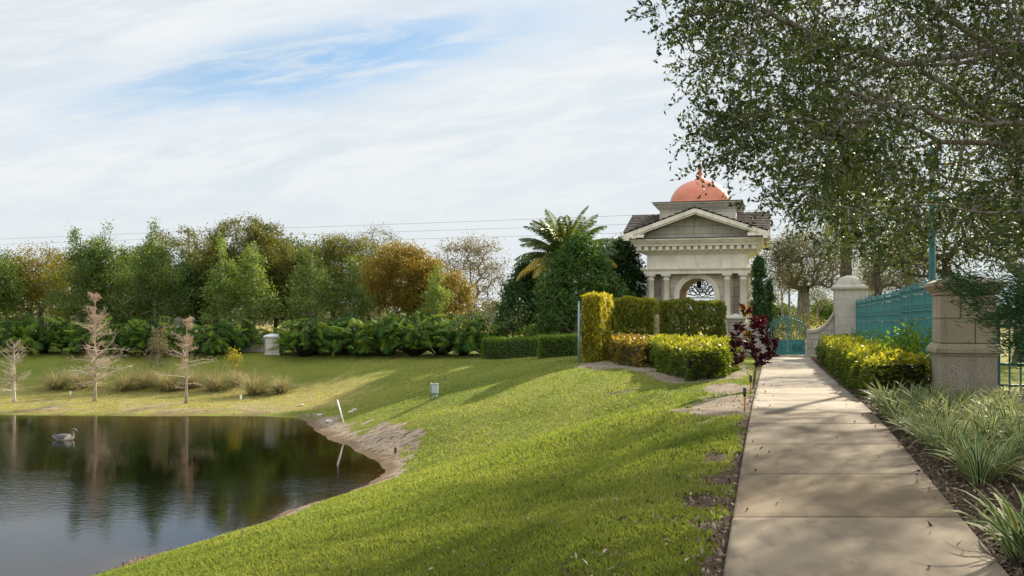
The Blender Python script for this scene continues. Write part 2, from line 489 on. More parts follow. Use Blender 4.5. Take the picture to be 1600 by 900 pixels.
def vnoise(X, Y, s, seed=0):
    """smooth value noise in 0..1"""
    x = np.asarray(X) / s + 1000.3 + seed * 17.7; y = np.asarray(Y) / s + 1000.7 + seed * 9.1
    xi = np.floor(x).astype(np.int64); yi = np.floor(y).astype(np.int64)
    fx = x - xi; fy = y - yi
    fx = fx * fx * (3 - 2 * fx); fy = fy * fy * (3 - 2 * fy)
    def h(a, c):
        n = (a * 374761393 + c * 668265263 + seed * 144665) & 0x7fffffff
        n = ((n ^ (n >> 13)) * 1274126177) & 0x7fffffff
        return ((n ^ (n >> 16)) & 0xffff) / 65535.0
    return (h(xi, yi) * (1 - fx) + h(xi + 1, yi) * fx) * (1 - fy) + (h(xi, yi + 1) * (1 - fx) + h(xi + 1, yi + 1) * fx) * fy
def fbm(X, Y, s, seed=0): return .55 * vnoise(X, Y, s, seed) + .3 * vnoise(X, Y, s / 2.1, seed + 1) + .15 * vnoise(X, Y, s / 4.3, seed + 2)
def sstep(a, c, v):
    t = np.clip((v - a) / (c - a), 0, 1); return t * t * (3 - 2 * t)

HEDGE_L = [(4.35, 23.6), (5.2, 24.2), (6.5, 27.6), (7.4, 33.2), (5.6, 34.6), (3.75, 34.2), (3.85, 29.8), (4.1, 26.0)]
def polydist(X, Y, poly):
    d = np.full(np.shape(X), 1e9); n = len(poly)
    for i in range(n):
        a = np.array(poly[i], float); e = np.array(poly[(i + 1) % n], float) - a
        t = np.clip(((X - a[0]) * e[0] + (Y - a[1]) * e[1]) / (e @ e), 0, 1)
        d = np.minimum(d, np.hypot(X - a[0] - t * e[0], Y - a[1] - t * e[1]))
    return d

def zones(X, Y, Z):
    """what lies on the ground: mulch, bare soil, sand, dry turf"""
    nz = fbm(X, Y, 1.1, 3) - .5
    nf = fbm(X, Y, .35, 9) - .5
    off = X - pc(Y)
    mulch = sstep(.82, .9, off) * sstep(4.6, 3.6, off + nz * 1.2) * sstep(38.5, 37.5, Y)
    edge = sstep(-1.05, -.93, off + nz * .22 + nf * .2) * sstep(-.8, -.88, off) * sstep(38, 36, Y)
    bare = sstep(1.15, .8, np.hypot((X - 3.5 - .24 * (Y - 16.3)) / .72, (Y - 16.5) / 3.3) + nz * .9 + nf * .9) * (off < -.9)
    bare = np.maximum(bare, sstep(1.2, .8, np.hypot((X - 4.9) / .55, (Y - 21.3) / 1.6) + nz * .9) * .8)
    hd = np.where(inpoly(X, Y, HEDGE_L), 0, polydist(X, Y, HEDGE_L))
    hedge = sstep(.75, .3, hd + nz * .7)
    hedge = np.maximum(hedge, sstep(1.2, .7, np.hypot((X - 3.1) / 1.0, (Y - 31.5) / 2.0) + nz))
    bare = np.maximum(bare, hedge * .75)
    mulch = np.maximum(mulch, hedge * .55)
    spots = sstep(.74, .84, fbm(X, Y * 1.15, .95, 21)) * .7 * sstep(-1.4, -.8, Z) * (Y < 26)
    litter = sstep(.55, .7, fbm(X, Y, .55, 31)) * sstep(-2.4, -1.0, off) * (off < -.85) * (Y < 13)
    for (ax, ay, ra, rb, sl_) in ((-2.75, 12.8, .5, .13, .35), (-3.5, 12.1, .3, .1, .3), (-1.9, 13.6, .3, .1, .3), (1.75, 8.3, .3, .3, 0), (2.0, 9.3, .26, .4, 0), (1.55, 7.4, .3, .25, 0), (2.25, 10.6, .2, .35, 0), (-2.0, 19.6, .5, .14, .2), (-1.2, 21.2, .4, .12, .2), (-.2, 17.4, .4, .12, .2)):
        dx_, dy_ = X - ax, Y - ay
        spots = np.maximum(spots, sstep(1.25, .7, np.hypot(dx_ / ra, (dy_ - sl_ * dx_) / rb) + nf * 1.6 + nz * .6) * .8)
    mulch = np.maximum(np.maximum(mulch, edge), np.maximum(litter * .55, spots))
    sand = sstep(.24, .12, (Z - ZW) + nz * .2 + nf * .08)
    far = (Y > 31.5)
    sand = np.where(far, sand * .55 * sstep(.35, .6, fbm(X, Y, 1.6, 40)), sand)
    beach = sstep(1.15, .75, np.hypot((X + 3.35 + .25 * (Y - 24.6)) / .85, (Y - 24.4) / 3.1) + nz * 1.5 + nf * 1.4)
    sand = np.maximum(sand, beach)
    dry = sstep(33.0, 34.2, Y) * sstep(43.0, 39.5, Y + nz * 2) * sstep(-3.0, -7.5, X) * .85
    dry = np.maximum(dry, sstep(55, 62, Y))
    return mulch, np.clip(bare, 0, 1), np.clip(sand, 0, 1), np.clip(dry, 0, 1)

def axis(fine0, fine1, step, lo, hi, g=1.22):
    a = list(np.arange(fine0, fine1 + 1e-6, step))
    s = step; x = a[-1]
    while x < hi: s *= g; x += s; a.append(x)
    s = step; x = a[0]; pre = []
    while x > lo: s *= g; x -= s; pre.append(x)
    return np.array(pre[::-1] + a)
gx = axis(-19, 13.5, .17, -3000, 3000); gy = axis(4.5, 48, .17, -300, 4500)
GX, GY = np.meshgrid(gx, gy)
fx, fy = GX.ravel(), GY.ravel()
fz = gz(fx, fy)
mul, bar, san, dry = zones(fx, fy, fz)
near = (np.abs(fx) < 40) & (fy < 60)
lump = (fbm(fx, fy, .9, 50) - .5) * .05 + (fbm(fx, fy, .3, 60) - .5) * .035 * np.clip(mul + bar + san, 0, 1)
onpath = (np.abs(fx - pc(fy)) < 1.0)
fz = fz + np.where(near & ~onpath & (fz > ZW - .02), lump, 0)
nx, ny = len(gx), len(gy)
i0 = (np.arange(ny - 1)[:, None] * nx + np.arange(nx - 1)[None, :]).ravel()
faces = np.stack([i0, i0 + 1, i0 + nx + 1, i0 + nx], 1)

M_ground, b = newmat('lawn_and_soil')
o = b.obj()
nA = b.noise(o, .35, 5, .6); nB = b.noise(o, 2.2, 6, .65); nC = b.noise(o, 22, 5, .7); nD = b.noise(o, 70, 3, .7)
gcol = b.mix(b.range(nA, .35, .65), (.135, .17, .026), (.2, .205, .035))
gcol = b.mix(b.math('MULTIPLY', b.range(nB, .45, .75), .55), gcol, (.215, .205, .05))
gcol = b.mix(b.math('MULTIPLY', b.range(nC, .42, .66), .6), gcol, (.085, .105, .02))
dcol = b.mix(b.range(nB, .35, .65), (.2, .19, .045), (.3, .25, .095))
dcol = b.mix(b.math('MULTIPLY', b.range(nC, .45, .7), .5), dcol, (.12, .125, .03))
edge = b.math('MULTIPLY', b.math('SUBTRACT', nC, .5), .55)
def zmask(name, k=1.0):
    return b.range(b.math('ADD', b.attr(name).outputs['Fac'], edge), .3, .7)
gcol = b.mix(zmask('dry'), gcol, dcol)
mcol = b.mix(b.range(nC, .35, .65), (.03, .021, .015), (.11, .075, .05))
mcol = b.mix(b.math('MULTIPLY', b.range(nD, .56, .66), .7), mcol, (.26, .19, .13))
bcol = b.mix(b.range(nB, .35, .65), (.34, .285, .22), (.2, .155, .11))
bcol = b.mix(b.math('MULTIPLY', b.range(nC, .52, .64), .85), bcol, (.075, .055, .04))
scol = b.mix(b.range(nC, .35, .65), (.38, .31, .23), (.26, .2, .14))
scol = b.mix(b.math('MULTIPLY', b.range(b.noise(b.vmul(o, (1.2, 3.0, 1)), 3.0, 6, .75), .5, .58), .9), scol, (.06, .045, .033))
gcol = b.mix(zmask('mulch'), gcol, mcol)
gcol = b.mix(zmask('bare'), gcol, bcol)
_sz = b.n('ShaderNodeSeparateXYZ'); b.set(_sz, 0, o)
scol = b.mix(b.range(b.math('ADD', _sz.outputs[2], b.math('MULTIPLY', b.math('SUBTRACT', nB, .5), .25)), ZW + .02, ZW + .13, .85, 0.0), scol, (.13, .085, .05))
gcol = b.mix(zmask('sand'), gcol, scol)
hh = b.math('ADD', b.math('MULTIPLY', nC, .6), b.math('MULTIPLY', nD, .4))
p = b.n('ShaderNodeBsdfPrincipled', ins={'Base Color': gcol, 'Roughness': .95, 'Specular IOR Level': .1, 'Normal': b.bump(hh, .9, .06)})
out(b, p.outputs[0])
gro = np_mesh('ground', np.stack([fx, fy, fz], 1), faces, M_ground, smooth=True,
              attrs={'mulch': ('POINT', mul), 'bare': ('POINT', bar), 'sand': ('POINT', san), 'dry': ('POINT', dry)})
tag(gro, None, None, kind='structure')

# pond: reflects, and lets the bed show where it is shallow
wx = np.arange(-46, -1.0, .5); wy = np.arange(-18, 36, .5)
WX, WY = np.meshgrid(wx, wy)
wfx, wfy = WX.ravel(), WY.ravel()
dep = np.clip(ZW - gz(wfx, wfy), 0, 3)
i0 = (np.arange(len(wy) - 1)[:, None] * len(wx) + np.arange(len(wx) - 1)[None, :]).ravel()
wf = np.stack([i0, i0 + 1, i0 + len(wx) + 1, i0 + len(wx)], 1)
M_water, b = newmat('pond_water')
o = b.obj()
d = b.attr('depth').outputs['Fac']
calm = b.range(b.noise(o, .13, 3, .5), .42, .62)
tcol = b.ramp(b.math('DIVIDE', d, 1.2), [(0, (.80, .66, .42)), (.10, (.52, .27, .08)), (.30, (.2, .09, .022)), (.75, (.012, .009, .004)), (1, (.004, .004, .003))])
w1 = b.noise(b.vmul(o, (1.0, 1.7, 1)), 5.5, 4, .55, .4); w2 = b.noise(o, 1.1, 3, .5)
hgt = b.math('ADD', b.math('MULTIPLY', w1, b.math('ADD', .25, b.math('MULTIPLY', calm, .75))), b.math('MULTIPLY', w2, .3))
bn = b.bump(hgt, .15, .03)
fr = b.n('ShaderNodeFresnel', ins={'IOR': 1.333, 'Normal': bn}).outputs[0]
gl = b.n('ShaderNodeBsdfGlossy', ins={'Color': (1, 1, 1, 1), 'Roughness': .015, 'Normal': bn})
tr = b.n('ShaderNodeBsdfTransparent', ins={'Color': tcol})
out(b, b.n('ShaderNodeMixShader', ins={0: fr, 1: tr.outputs[0], 2: gl.outputs[0]}).outputs[0])
wat = np_mesh('pond_water', np.stack([wfx, wfy, np.full(len(wfx), ZW)], 1), wf, M_water, attrs={'depth': ('POINT', dep)})
tag(wat, None, None, kind='structure')

# concrete path in slabs with open joints
M_conc, b = newmat('path_concrete')
o = b.obj()
s1 = b.attr('slab').outputs['Fac']
n1 = b.noise(o, .9, 6, .6); n2 = b.noise(b.vmul(o, (2.5, .8, 1)), 2.5, 6, .65); n3 = b.noise(o, 45, 4, .7)
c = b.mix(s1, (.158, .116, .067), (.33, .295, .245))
c = b.mix(b.math('MULTIPLY', b.range(n1, .44, .62), .6), c, (.125, .09, .055))
c = b.mix(b.math('MULTIPLY', b.range(n2, .5, .74), .65), c, (.115, .085, .06))
c = b.mix(b.math('MULTIPLY', b.range(n3, .5, .75), .25), c, (.14, .12, .1))
gm = b.math('MULTIPLY', b.range(b.attr('grime').outputs['Fac'], .45, 1.0), b.range(n2, .34, .66, .05, .6))
c = b.mix(gm, c, (.07, .052, .035))
p = b.n('ShaderNodeBsdfPrincipled', ins={'Base Color': c, 'Roughness': .85, 'Specular IOR Level': .25,
                                         'Normal': b.bump(b.math('ADD', n3, b.math('MULTIPLY', b.noise(b.vmul(o, (1, 14, 1)), 10, 3), .8)), .22, .006)})
out(b, p.outputs[0])
mb = MB(); sv = []; gv = []
rr = random.Random(5)
Y = 7.58 - 1.75 * 6
while Y < 39.6:
    a, e = Y + .011, min(Y + 1.75 - .011, 39.9)
    n = 6; ch = .008
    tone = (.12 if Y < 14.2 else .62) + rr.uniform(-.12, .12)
    rows = []
    for i in range(n + 1):
        t = a + (e - a) * (0, .07, .3, .5, .7, .93, 1)[i]
        x = float(pc(t)); z = float(hp(t)); dz = -ch if i in (0, n) else 0
        rows.append([(x - .9, t, z - .11), (x - .9, t, z - ch + dz), (x - .885, t, z + dz), (x - .72, t, z + dz), (x + .72, t, z + dz), (x + .885, t, z + dz), (x + .9, t, z - ch + dz), (x + .9, t, z - .11)])
    vs = [q for r in rows for q in r]; fs = []
    for i in range(n):
        for k in range(7): fs.append((i * 8 + k, i * 8 + k + 1, i * 8 + k + 9, i * 8 + k + 8))
    fs.append(tuple(range(8))); fs.append(tuple(n * 8 + k for k in range(7, -1, -1)))
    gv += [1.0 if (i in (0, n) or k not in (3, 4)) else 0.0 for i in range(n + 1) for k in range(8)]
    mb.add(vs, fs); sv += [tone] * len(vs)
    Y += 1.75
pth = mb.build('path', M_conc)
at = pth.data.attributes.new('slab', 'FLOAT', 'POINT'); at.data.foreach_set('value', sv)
at = pth.data.attributes.new('grime', 'FLOAT', 'POINT'); at.data.foreach_set('value', gv)
tag(pth, None, None, kind='structure')

# ------------------------------------------------------------------ plants: growth, leaves
def unit(v): return v / (np.linalg.norm(v, axis=-1, keepdims=True) + 1e-9)


def leaves(name, ctr, L, Wd, mat, rng, parent=None, up=.4, dirs=None, dirw=0.0, v=None, fold=.12, spread=.25, extra_loc=(0, 0, 0)):
    """one small folded blade per centre"""
    ctr = np.asarray(ctr, float); n = len(ctr)
    a = rng.normal(size=(n, 3))
    if dirs is not None: a = unit(a) * (1 - dirw) + dirs * dirw
    a = unit(a)
    nr = rng.normal(size=(n, 3)) + np.array([0, 0, up * 2.0]); nr -= (nr * a).sum(1, keepdims=True) * a; nr = unit(nr)
    s = np.cross(a, nr)
    l = (np.asarray(L) * rng.uniform(1 - spread, 1 + spread, n))[:, None]; w = (np.asarray(Wd) * rng.uniform(1 - spread, 1 + spread, n))[:, None]
    vs = np.stack([ctr - a * l * .5, ctr + s * w * .5 + nr * w * fold - a * l * .06, ctr + a * l * .5, ctr - s * w * .5 + nr * w * fold - a * l * .06], 1).reshape(-1, 3)
    f = np.arange(n * 4).reshape(n, 4)
    vv = np.clip(v if v is not None else rng.uniform(0, 1, n), 0, 1)
    return np_mesh(name, vs, f, mat, parent, {'v': ('FACE', vv)}, loc=extra_loc)


def grow(rng, lines, targets, seg=.4, lift=.25, jit=.12, tip=.008, pw=2.4):
    """joins every target to the nearest wood already there; returns positions, parents, radii"""
    pos = []; par = []
    for li, line in enumerate(lines):
        pts = [np.array(p, float) for p in line]
        start = -1
        if li > 0:
            P = np.array(pos); start = int(((P - pts[0]) ** 2).sum(1).argmin())
        prev = start
        for k, p in enumerate(pts):
            if k == 0 and start >= 0: continue
            q = np.array(pos[prev]) if prev >= 0 else p
            m = max(1, int(np.linalg.norm(p - q) / seg)) if prev >= 0 else 1
            for j in range(1, m + 1):
                x = q + (p - q) * j / m
                if prev >= 0 and 0 < j < m: x = x + rng.normal(size=3) * jit * seg * .3
                pos.append(x); par.append(prev); prev = len(pos) - 1
    T = np.asarray(targets, float)
    P0 = np.array(pos)
    order = np.argsort(((T[:, None, :] - P0[None]) ** 2).sum(-1).min(1))
    cap = len(pos) + sum(8 + int(3 * 12 / seg) for _ in range(1)) + len(T) * 40
    A = np.zeros((cap, 3)); A[:len(pos)] = P0; cnt = len(pos)
    ends = []
    for ti in order:
        t = T[ti]
        d = np.linalg.norm(A[:cnt] - t, axis=1) + .3 * np.maximum(0, A[:cnt, 2] - t[2])
        k = int(d.argmin()); p = A[k]
        pd = p - A[par[k]] if par[k] >= 0 else np.array([0, 0, 1.])
        pd = pd / (np.linalg.norm(pd) + 1e-9)
        dist = np.linalg.norm(t - p)
        c = p + pd * dist * .35 + np.array([0, 0, lift * dist * .4]) + (t - p) * .2
        m = min(30, max(1, int(dist / seg + .5)))
        prev = k
        for j in range(1, m + 1):
            s = j / m
            x = p * (1 - s) ** 2 + 2 * c * s * (1 - s) + t * s * s
            if j < m: x = x + rng.normal(size=3) * jit * seg * .5
            if cnt >= cap: break
            A[cnt] = x; par.append(prev); prev = cnt; cnt += 1
        ends.append(prev)
    pos = A[:cnt]
    acc = np.zeros(cnt); nch = np.zeros(cnt, int)
    for i in range(cnt - 1, -1, -1):
        if nch[i] == 0: acc[i] = tip ** pw
        if par[i] >= 0: acc[par[i]] += acc[i]; nch[par[i]] += 1
    return pos, np.array(par), acc ** (1 / pw), ends


def wood(name, pos, par, rad, mat, parent=None, k=6, base=None, minr=0.0):
    """tapered limbs as one mesh"""
    rad = np.maximum(rad, minr).copy()
    if base is not None:                       # flare of the trunk
        for i in range(min(len(rad), base[1])): rad[i] = max(rad[i], base[0] * (1.0 - .35 * i / base[1]) + (base[0] * .35 if i == 0 else 0))
    idx = np.where(par >= 0)[0]; pp = par[idx]
    p0, p1 = pos[pp], pos[idx]
    d = p1 - p0; ln = np.linalg.norm(d, axis=1, keepdims=True); d = d / (ln + 1e-9)
    ref = np.where(np.abs(d[:, 2:3]) < .9, np.array([[0, 0, 1.]]), np.array([[1., 0, 0]]))
    a = unit(np.cross(d, ref)); c = np.cross(d, a)
    r1 = rad[idx][:, None, None]; r0 = np.minimum(rad[pp], rad[idx] * 1.3)[:, None, None]
    th = np.arange(k) * 2 * math.pi / k
    ring = a[:, None, :] * np.cos(th)[None, :, None] + c[:, None, :] * np.sin(th)[None, :, None]
    lo = p0[:, None, :] + ring * r0 - d[:, None, :] * r0 * .25; hi = p1[:, None, :] + ring * r1
    m = len(idx)
    vs = np.concatenate([lo, hi], 1).reshape(-1, 3)
    o = np.arange(m)[:, None, None] * 2 * k; i = np.arange(k)[None, :, None]; j = (np.arange(k) + 1)[None, :, None] % k
    f = np.concatenate([o + i, o + j, o + k + j, o + k + i], 2).reshape(-1, 4)
    return np_mesh(name, vs, f, mat, parent, smooth=True)


def ball(rng, n, shell=.55):
    """points in a unit ball, denser towards its skin"""
    d = unit(rng.normal(size=(n, 3)))
    r = (shell ** 3 + (1 - shell ** 3) * rng.uniform(0, 1, n)) ** (1 / 3)
    return d * r[:, None]


def clump_leaves(rng, tg, n, rad, tone=.5):
    """n leaves round every target; tone: how much of the colour belongs to the clump"""
    c = np.repeat(np.asarray(tg), n, 0)
    off = rng.normal(size=c.shape) * rad * np.array([.62, .62, .45])
    cv = np.repeat(rng.uniform(0, 1, len(tg)), n)
    v = cv * tone + rng.uniform(0, 1, len(c)) * (1 - tone)
    return c + off, v


def tree(name, label, px, Y, top, half, low, leaf, bark, seed, clumps=130, per=42, size=.16, rad=.42, shape='round', group=None, cat='tree', trunk_r=.14,
         depth=1.0, base_z=None, lean=0.0, shell=.35, tone=.55, aspect=.5, twig=.012, lift=.25):
    """tree at photo column px and distance Y; crown from row top to row low, half wide (photo pixels)"""
    rng = np.random.default_rng(seed)
    x = PX(px, Y); z0 = g1(x, Y) - .06 if base_z is None else base_z
    root = thing(name, label, cat, (x, Y, z0), 0, group)
    zt, zl = PZ(top, Y) - z0, PZ(low, Y) - z0
    hw = half / F * Y * 1.12; clumps = int(clumps * 1.35); rad *= 1.08
    cz, hz = (zt + zl) / 2, (zt - zl) / 2
    if shape == 'round':
        u = ball(rng, clumps, shell)
        # an uneven outline: bulges of different reach
        k = unit(rng.normal(size=(9, 3))); amp = rng.uniform(-.28, .2, 9)
        w = np.exp(-((1 - unit(u) @ k.T) * 4.0)); g = .9 + (w * amp).sum(1)
        u = u * g[:, None]
        tg = u * np.array([hw, hw * depth, hz]) + np.array([lean, 0, cz])
    elif shape == 'spire':
        nl = int(clumps * .3)
        u = ball(rng, clumps - nl, .3)
        u[:, :2] *= (1 - .35 * np.clip(u[:, 2:3], -.2, 1)) * (1 + .3 * np.sin(2 * np.arctan2(u[:, 1], u[:, 0]) + 5 * u[:, 2] + seed))[:, None]
        body = u * np.array([hw, hw, hz * .82]) + np.array([0, 0, cz - hz * .18])
        nk = 5; la = rng.uniform(0, 6.28, nk); lr = hw * rng.uniform(.1, .7, nk); lh = zl + (zt - zl) * np.concatenate([[1.0], rng.uniform(.72, .95, nk - 1)]); lr[0] *= .3
        w = rng.integers(0, nk, nl); t = rng.uniform(.45, 1, nl)
        lead = np.stack([np.cos(la[w]) * lr[w], np.sin(la[w]) * lr[w], zl + (lh[w] - zl) * t], 1) + rng.normal(size=(nl, 3)) * np.array([1, 1, .6]) * (.11 + .30 * (1 - t))[:, None]
        tg = np.concatenate([body, lead])
    elif shape == 'column':
        t = rng.uniform(0, 1, clumps); a = rng.uniform(0, 2 * math.pi, clumps)
        r = hw * np.minimum(1, (t + .12) * 5) * (1 - t) ** .5 * np.sqrt(rng.uniform(.35, 1, clumps))
        tg = np.stack([np.cos(a) * r, np.sin(a) * r, zl + t * (zt - zl) * .96], 1)
    elif shape == 'egg':
        t = rng.uniform(0, 1, clumps)
        a = rng.uniform(0, 2 * math.pi, clumps)
        prof = np.sin(math.pi * np.clip(t * .86 + .14, 0, 1) ** .62) ** .7
        r = hw * prof * np.sqrt(rng.uniform(.45, 1, clumps)) * (1 + .12 * np.sin(3 * a + 7 * t))
        tg = np.stack([np.cos(a) * r, np.sin(a) * r * depth, zl + t * (zt - zl)], 1)
    fork = max(zl + .1 * (zt - zl), .3)
    lines = [[(0, 0, 0), (rng.uniform(-.08, .08), 0, fork * .5), (lean * .2, 0, fork)]]
    if shape in ('spire', 'egg', 'column'): lines[0].append((lean, 0, zt * .93))
    if Y > 44 and size > .12 and size < .2 and shape in ('round', 'spire'): size *= .70; per = int(per * 1.75); tone = .72
    twig = max(twig, .62 * trunk_r / len(tg) ** (1 / 2.4))
    pos, par, r, ends = grow(rng, lines, tg, .45, lift, .14, twig)
    wood('trunk', pos, par, r, bark, root, 6, (trunk_r, max(4, int(fork / .45) + 1)))
    if per:
        c, v = clump_leaves(rng, tg, per, rad, tone)
        if shape == 'spire': c[-nl * per:] = np.repeat(lead, per, 0) + (c[-nl * per:] - np.repeat(lead, per, 0)) * np.array([.5, .5, 1.0])
        dirs = unit(c - np.array([0, 0, cz]) * np.array([1, 1, .9]))
        leaves('crown', c, size, size * aspect, leaf, rng, root, dirs=dirs, dirw=.3, v=v)
    return root


def hedge(name, label, poly, h, leaf, seed, n, size, aspect=.5, group=None, cat='hedge', ragged=.06, drop=0.0, zoff=0.0, up=.3, zb=None, vtop=0.0, vfun=None, core_in=.13, loc=None, hang=0.0, core=True):
    """clipped hedge over a plan polygon: twiggy core and leaves in its skin"""
    rng = np.random.default_rng(seed)
    poly = np.array(poly, float)
    cx, cy = poly.mean(0); z0 = g1(cx, cy) - .03 if zb is None else zb
    root = thing(name, label, cat, (cx, cy, z0), 0, group)
    P = poly - np.array([cx, cy])
    # core, a little inside the skin
    cen = P.mean(0); m = MB()
    def inset(k):
        r = []
        for q in P:
            d = q - cen; l = np.linalg.norm(d); r.append(cen + d * max(.15, (l - k) / l))
        return np.array(r)
    I = inset(core_in + .05); kk = len(I)
    gzs = gz(I[:, 0] + cx, I[:, 1] + cy) - z0
    zt = h - core_in
    m.add([(x, y, g - .05 + drop) for (x, y), g in zip(I, gzs)] + [(x, y, zt + g * .5) for (x, y), g in zip(I, gzs)],
          [tuple(range(kk - 1, -1, -1)), tuple(range(kk, 2 * kk))] + [(i, (i + 1) % kk, kk + (i + 1) % kk, kk + i) for i in range(kk)])
    if core: m.build('branches', M_core, root)
    # skin
    ed = np.roll(P, -1, 0) - P; el_ = np.linalg.norm(ed, axis=1)
    per = el_.sum(); area = .5 * abs(np.sum(P[:, 0] * np.roll(P[:, 1], -1) - P[:, 1] * np.roll(P[:, 0], -1)))
    ns = int(n * per * h / (per * h + area)); nt_ = n - ns
    e = rng.choice(len(P), ns, p=el_ / per); t = rng.uniform(0, 1, ns)
    S_ = P[e] + ed[e] * t[:, None]
    nrm = np.stack([ed[e][:, 1], -ed[e][:, 0]], 1) / el_[e][:, None]
    zz = rng.uniform(0, 1, ns) ** .9 * h
    bulge = (fbm(S_[:, 0] + cx + zz * .7, S_[:, 1] + cy + zz * .6, .45, seed) - .5) * ragged * 4
    inn = rng.exponential(.05 if core else .13, ns)
    S_ = S_ + nrm * (bulge - inn + .02)[:, None] + nrm * (-.08 * np.clip((zz - h + .15) / .15, 0, 1))[:, None]
    A = np.stack([S_[:, 0], S_[:, 1], zz + drop * (1 - zz / h)], 1); dA = np.concatenate([nrm, np.full((ns, 1), .25 - hang)], 1)
    bb0, bb1 = P.min(0), P.max(0)
    Q = rng.uniform(bb0, bb1, (nt_ * 4 + 50, 2)); Q = Q[inpoly(Q[:, 0], Q[:, 1], P)][:nt_]
    tb = (fbm(Q[:, 0] + cx, Q[:, 1] + cy, .4, seed + 3) - .5) * ragged * 4
    B = np.stack([Q[:, 0], Q[:, 1], h + tb - rng.exponential(.05, len(Q)) + .02], 1)
    dB = np.tile(np.array([[0, 0, 1.0 - hang]]), (len(Q), 1)) + rng.normal(size=(len(Q), 3)) * .5
    c = np.concatenate([A, B]); d = unit(np.concatenate([dA, dB]) + (np.array([[0, 0, -hang]]) if hang else 0))
    gofs = gz(c[:, 0] + cx, c[:, 1] + cy) - z0
    c[:, 2] += gofs * np.clip(1 - .5 * c[:, 2] / h, 0, 1)
    cl = fbm(c[:, 0] + cx + c[:, 2] * .8, c[:, 1] + cy - c[:, 2] * .5, .3, seed + 5)
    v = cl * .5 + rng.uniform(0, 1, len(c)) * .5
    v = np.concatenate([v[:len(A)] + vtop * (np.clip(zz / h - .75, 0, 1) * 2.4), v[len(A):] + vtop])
    if vfun is not None: v = vfun(c + np.array([cx, cy, 0]), v, rng)
    if ragged > .08 and core:                   # stray young shoots above the clipped top
        ns2 = max(6, int(area * 5)); Q = rng.uniform(bb0, bb1, (ns2 * 4, 2)); Q = Q[inpoly(Q[:, 0], Q[:, 1], P)][:ns2]
        hh2 = rng.uniform(.06, .2, len(Q)); k_ = np.repeat(np.arange(len(Q)), 7)
        c2 = np.stack([Q[k_, 0] + rng.normal(size=len(k_)) * .035, Q[k_, 1] + rng.normal(size=len(k_)) * .035, h + hh2[k_] * rng.uniform(0, 1, len(k_)) + .5 * (gz(Q[k_, 0] + cx, Q[k_, 1] + cy) - z0)], 1)
        c = np.concatenate([c, c2]); d = np.concatenate([d, unit(rng.normal(size=c2.shape) + np.array([0, 0, 1.2]))]); v = np.concatenate([v, rng.uniform(.3, .8, len(c2))])
    leaves('foliage', c, size, size * aspect, leaf, rng, root, up=up, dirs=d, dirw=.62, v=v)
    return root

# ------------------------------------------------------------------ gatehouse
PA = -math.atan(.2705)                        # the garden is laid out square to the path
eu = Vector((math.cos(PA), math.sin(PA), 0)); ev = Vector((-math.sin(PA), math.cos(PA), 0))
GF = Vector((PX(1088, 44.0), 44.0, 0)) + ev * 2.35
GB = g1(GF.x, GF.y) - .02
gh = thing('gatehouse', 'cream stone gatehouse pavilion with arches, twin columns and a pink copper dome', 'gatehouse', (GF.x, GF.y, GB), PA)
BH = 2.05                                      # half width of the wall box
# plinth with its own dark weathered face
m = MB(); m.box(-2.5, 2.5, -2.5, 2.5, -.1, .42); m.frus(2.5, 2.42, .42, .5)
m.build('plinth', M_weather, gh)
# arched walls, four alike
def arch_wall(mb, half, top, ow, spring, y0, y1, n=20, z0=.5):
    arc = [(ow * math.cos(math.pi * i / n), spring + ow * math.sin(math.pi * i / n)) for i in range(n + 1)]      # right to left
    mb.prism([(-half, z0), (-ow, z0), (-ow, spring), (-half, spring)], y0, y1)
    mb.prism([(ow, z0), (half, z0), (half, spring), (ow, spring)], y0, y1)
    for i in range(n):
        (xa, za), (xb, zb) = arc[i], arc[i + 1]
        xa2 = half * (1 - 2 * i / n); xb2 = half * (1 - 2 * (i + 1) / n)
        mb.prism([(xa, za), (xa2, top), (xb2, top), (xb, zb)], y0, y1)
    mb.prism([(ow, spring), (half, spring), (half, top)], y0, y1)
    mb.prism([(-half, spring), (-ow, spring), (-half, top)], y0, y1)
for k in range(4):
    m = MB(); arch_wall(m, BH, 3.63, .80, 2.58, -BH, -BH + .42)
    w = m.build('wall', M_creamblk, gh, rz=k * math.pi / 2)
    # archivolt: two stepped rings and the jambs below
    m = MB(); n = 24
    for r0, r1, pr in ((.803, .93, .05), (.93, 1.04, .09)):
        for i in range(n):
            a0, a1 = math.pi * i / n, math.pi * (i + 1) / n
            q = [(r0 * math.cos(a0), 2.58 + r0 * math.sin(a0)), (r1 * math.cos(a0), 2.58 + r1 * math.sin(a0)), (r1 * math.cos(a1), 2.58 + r1 * math.sin(a1)), (r0 * math.cos(a1), 2.58 + r0 * math.sin(a1))]
            m.prism(q, -BH - pr, -BH + .003)
        for s in (-1, 1):
            xa, xb = sorted((s * r0, s * r1))
            m.box(xa, xb, -BH - pr, -BH + .003, .5, 2.58)
    m.build('archivolt', M_cream, w)
# paired columns on all four fronts
for k in range(4):
    for cxx in (-2.08, -1.38, 1.38, 2.08):
        if k in (1, 3) and abs(cxx) > 2: continue
        a = k * math.pi / 2
        lx, ly = cxx, -2.24
        q = (lx * math.cos(a) - ly * math.sin(a), lx * math.sin(a) + ly * math.cos(a))
        m = MB()
        m.box(-.23, .23, -.23, .23, .5, 1.25); m.box(-.25, .25, -.25, .25, 1.25, 1.34)
        m.lathe([(.215, 1.34), (.215, 1.39), (.19, 1.42), (.165, 1.45), (.162, 2.2), (.14, 3.28), (.165, 3.30), (.165, 3.34), (.145, 3.36), (.15, 3.42), (.2, 3.49)], 0, 0, 20)
        m.box(-.215, .215, -.215, .215, 3.49, 3.58)
        m.build('column', M_cream, gh, (q[0], q[1], 0), rz=a)
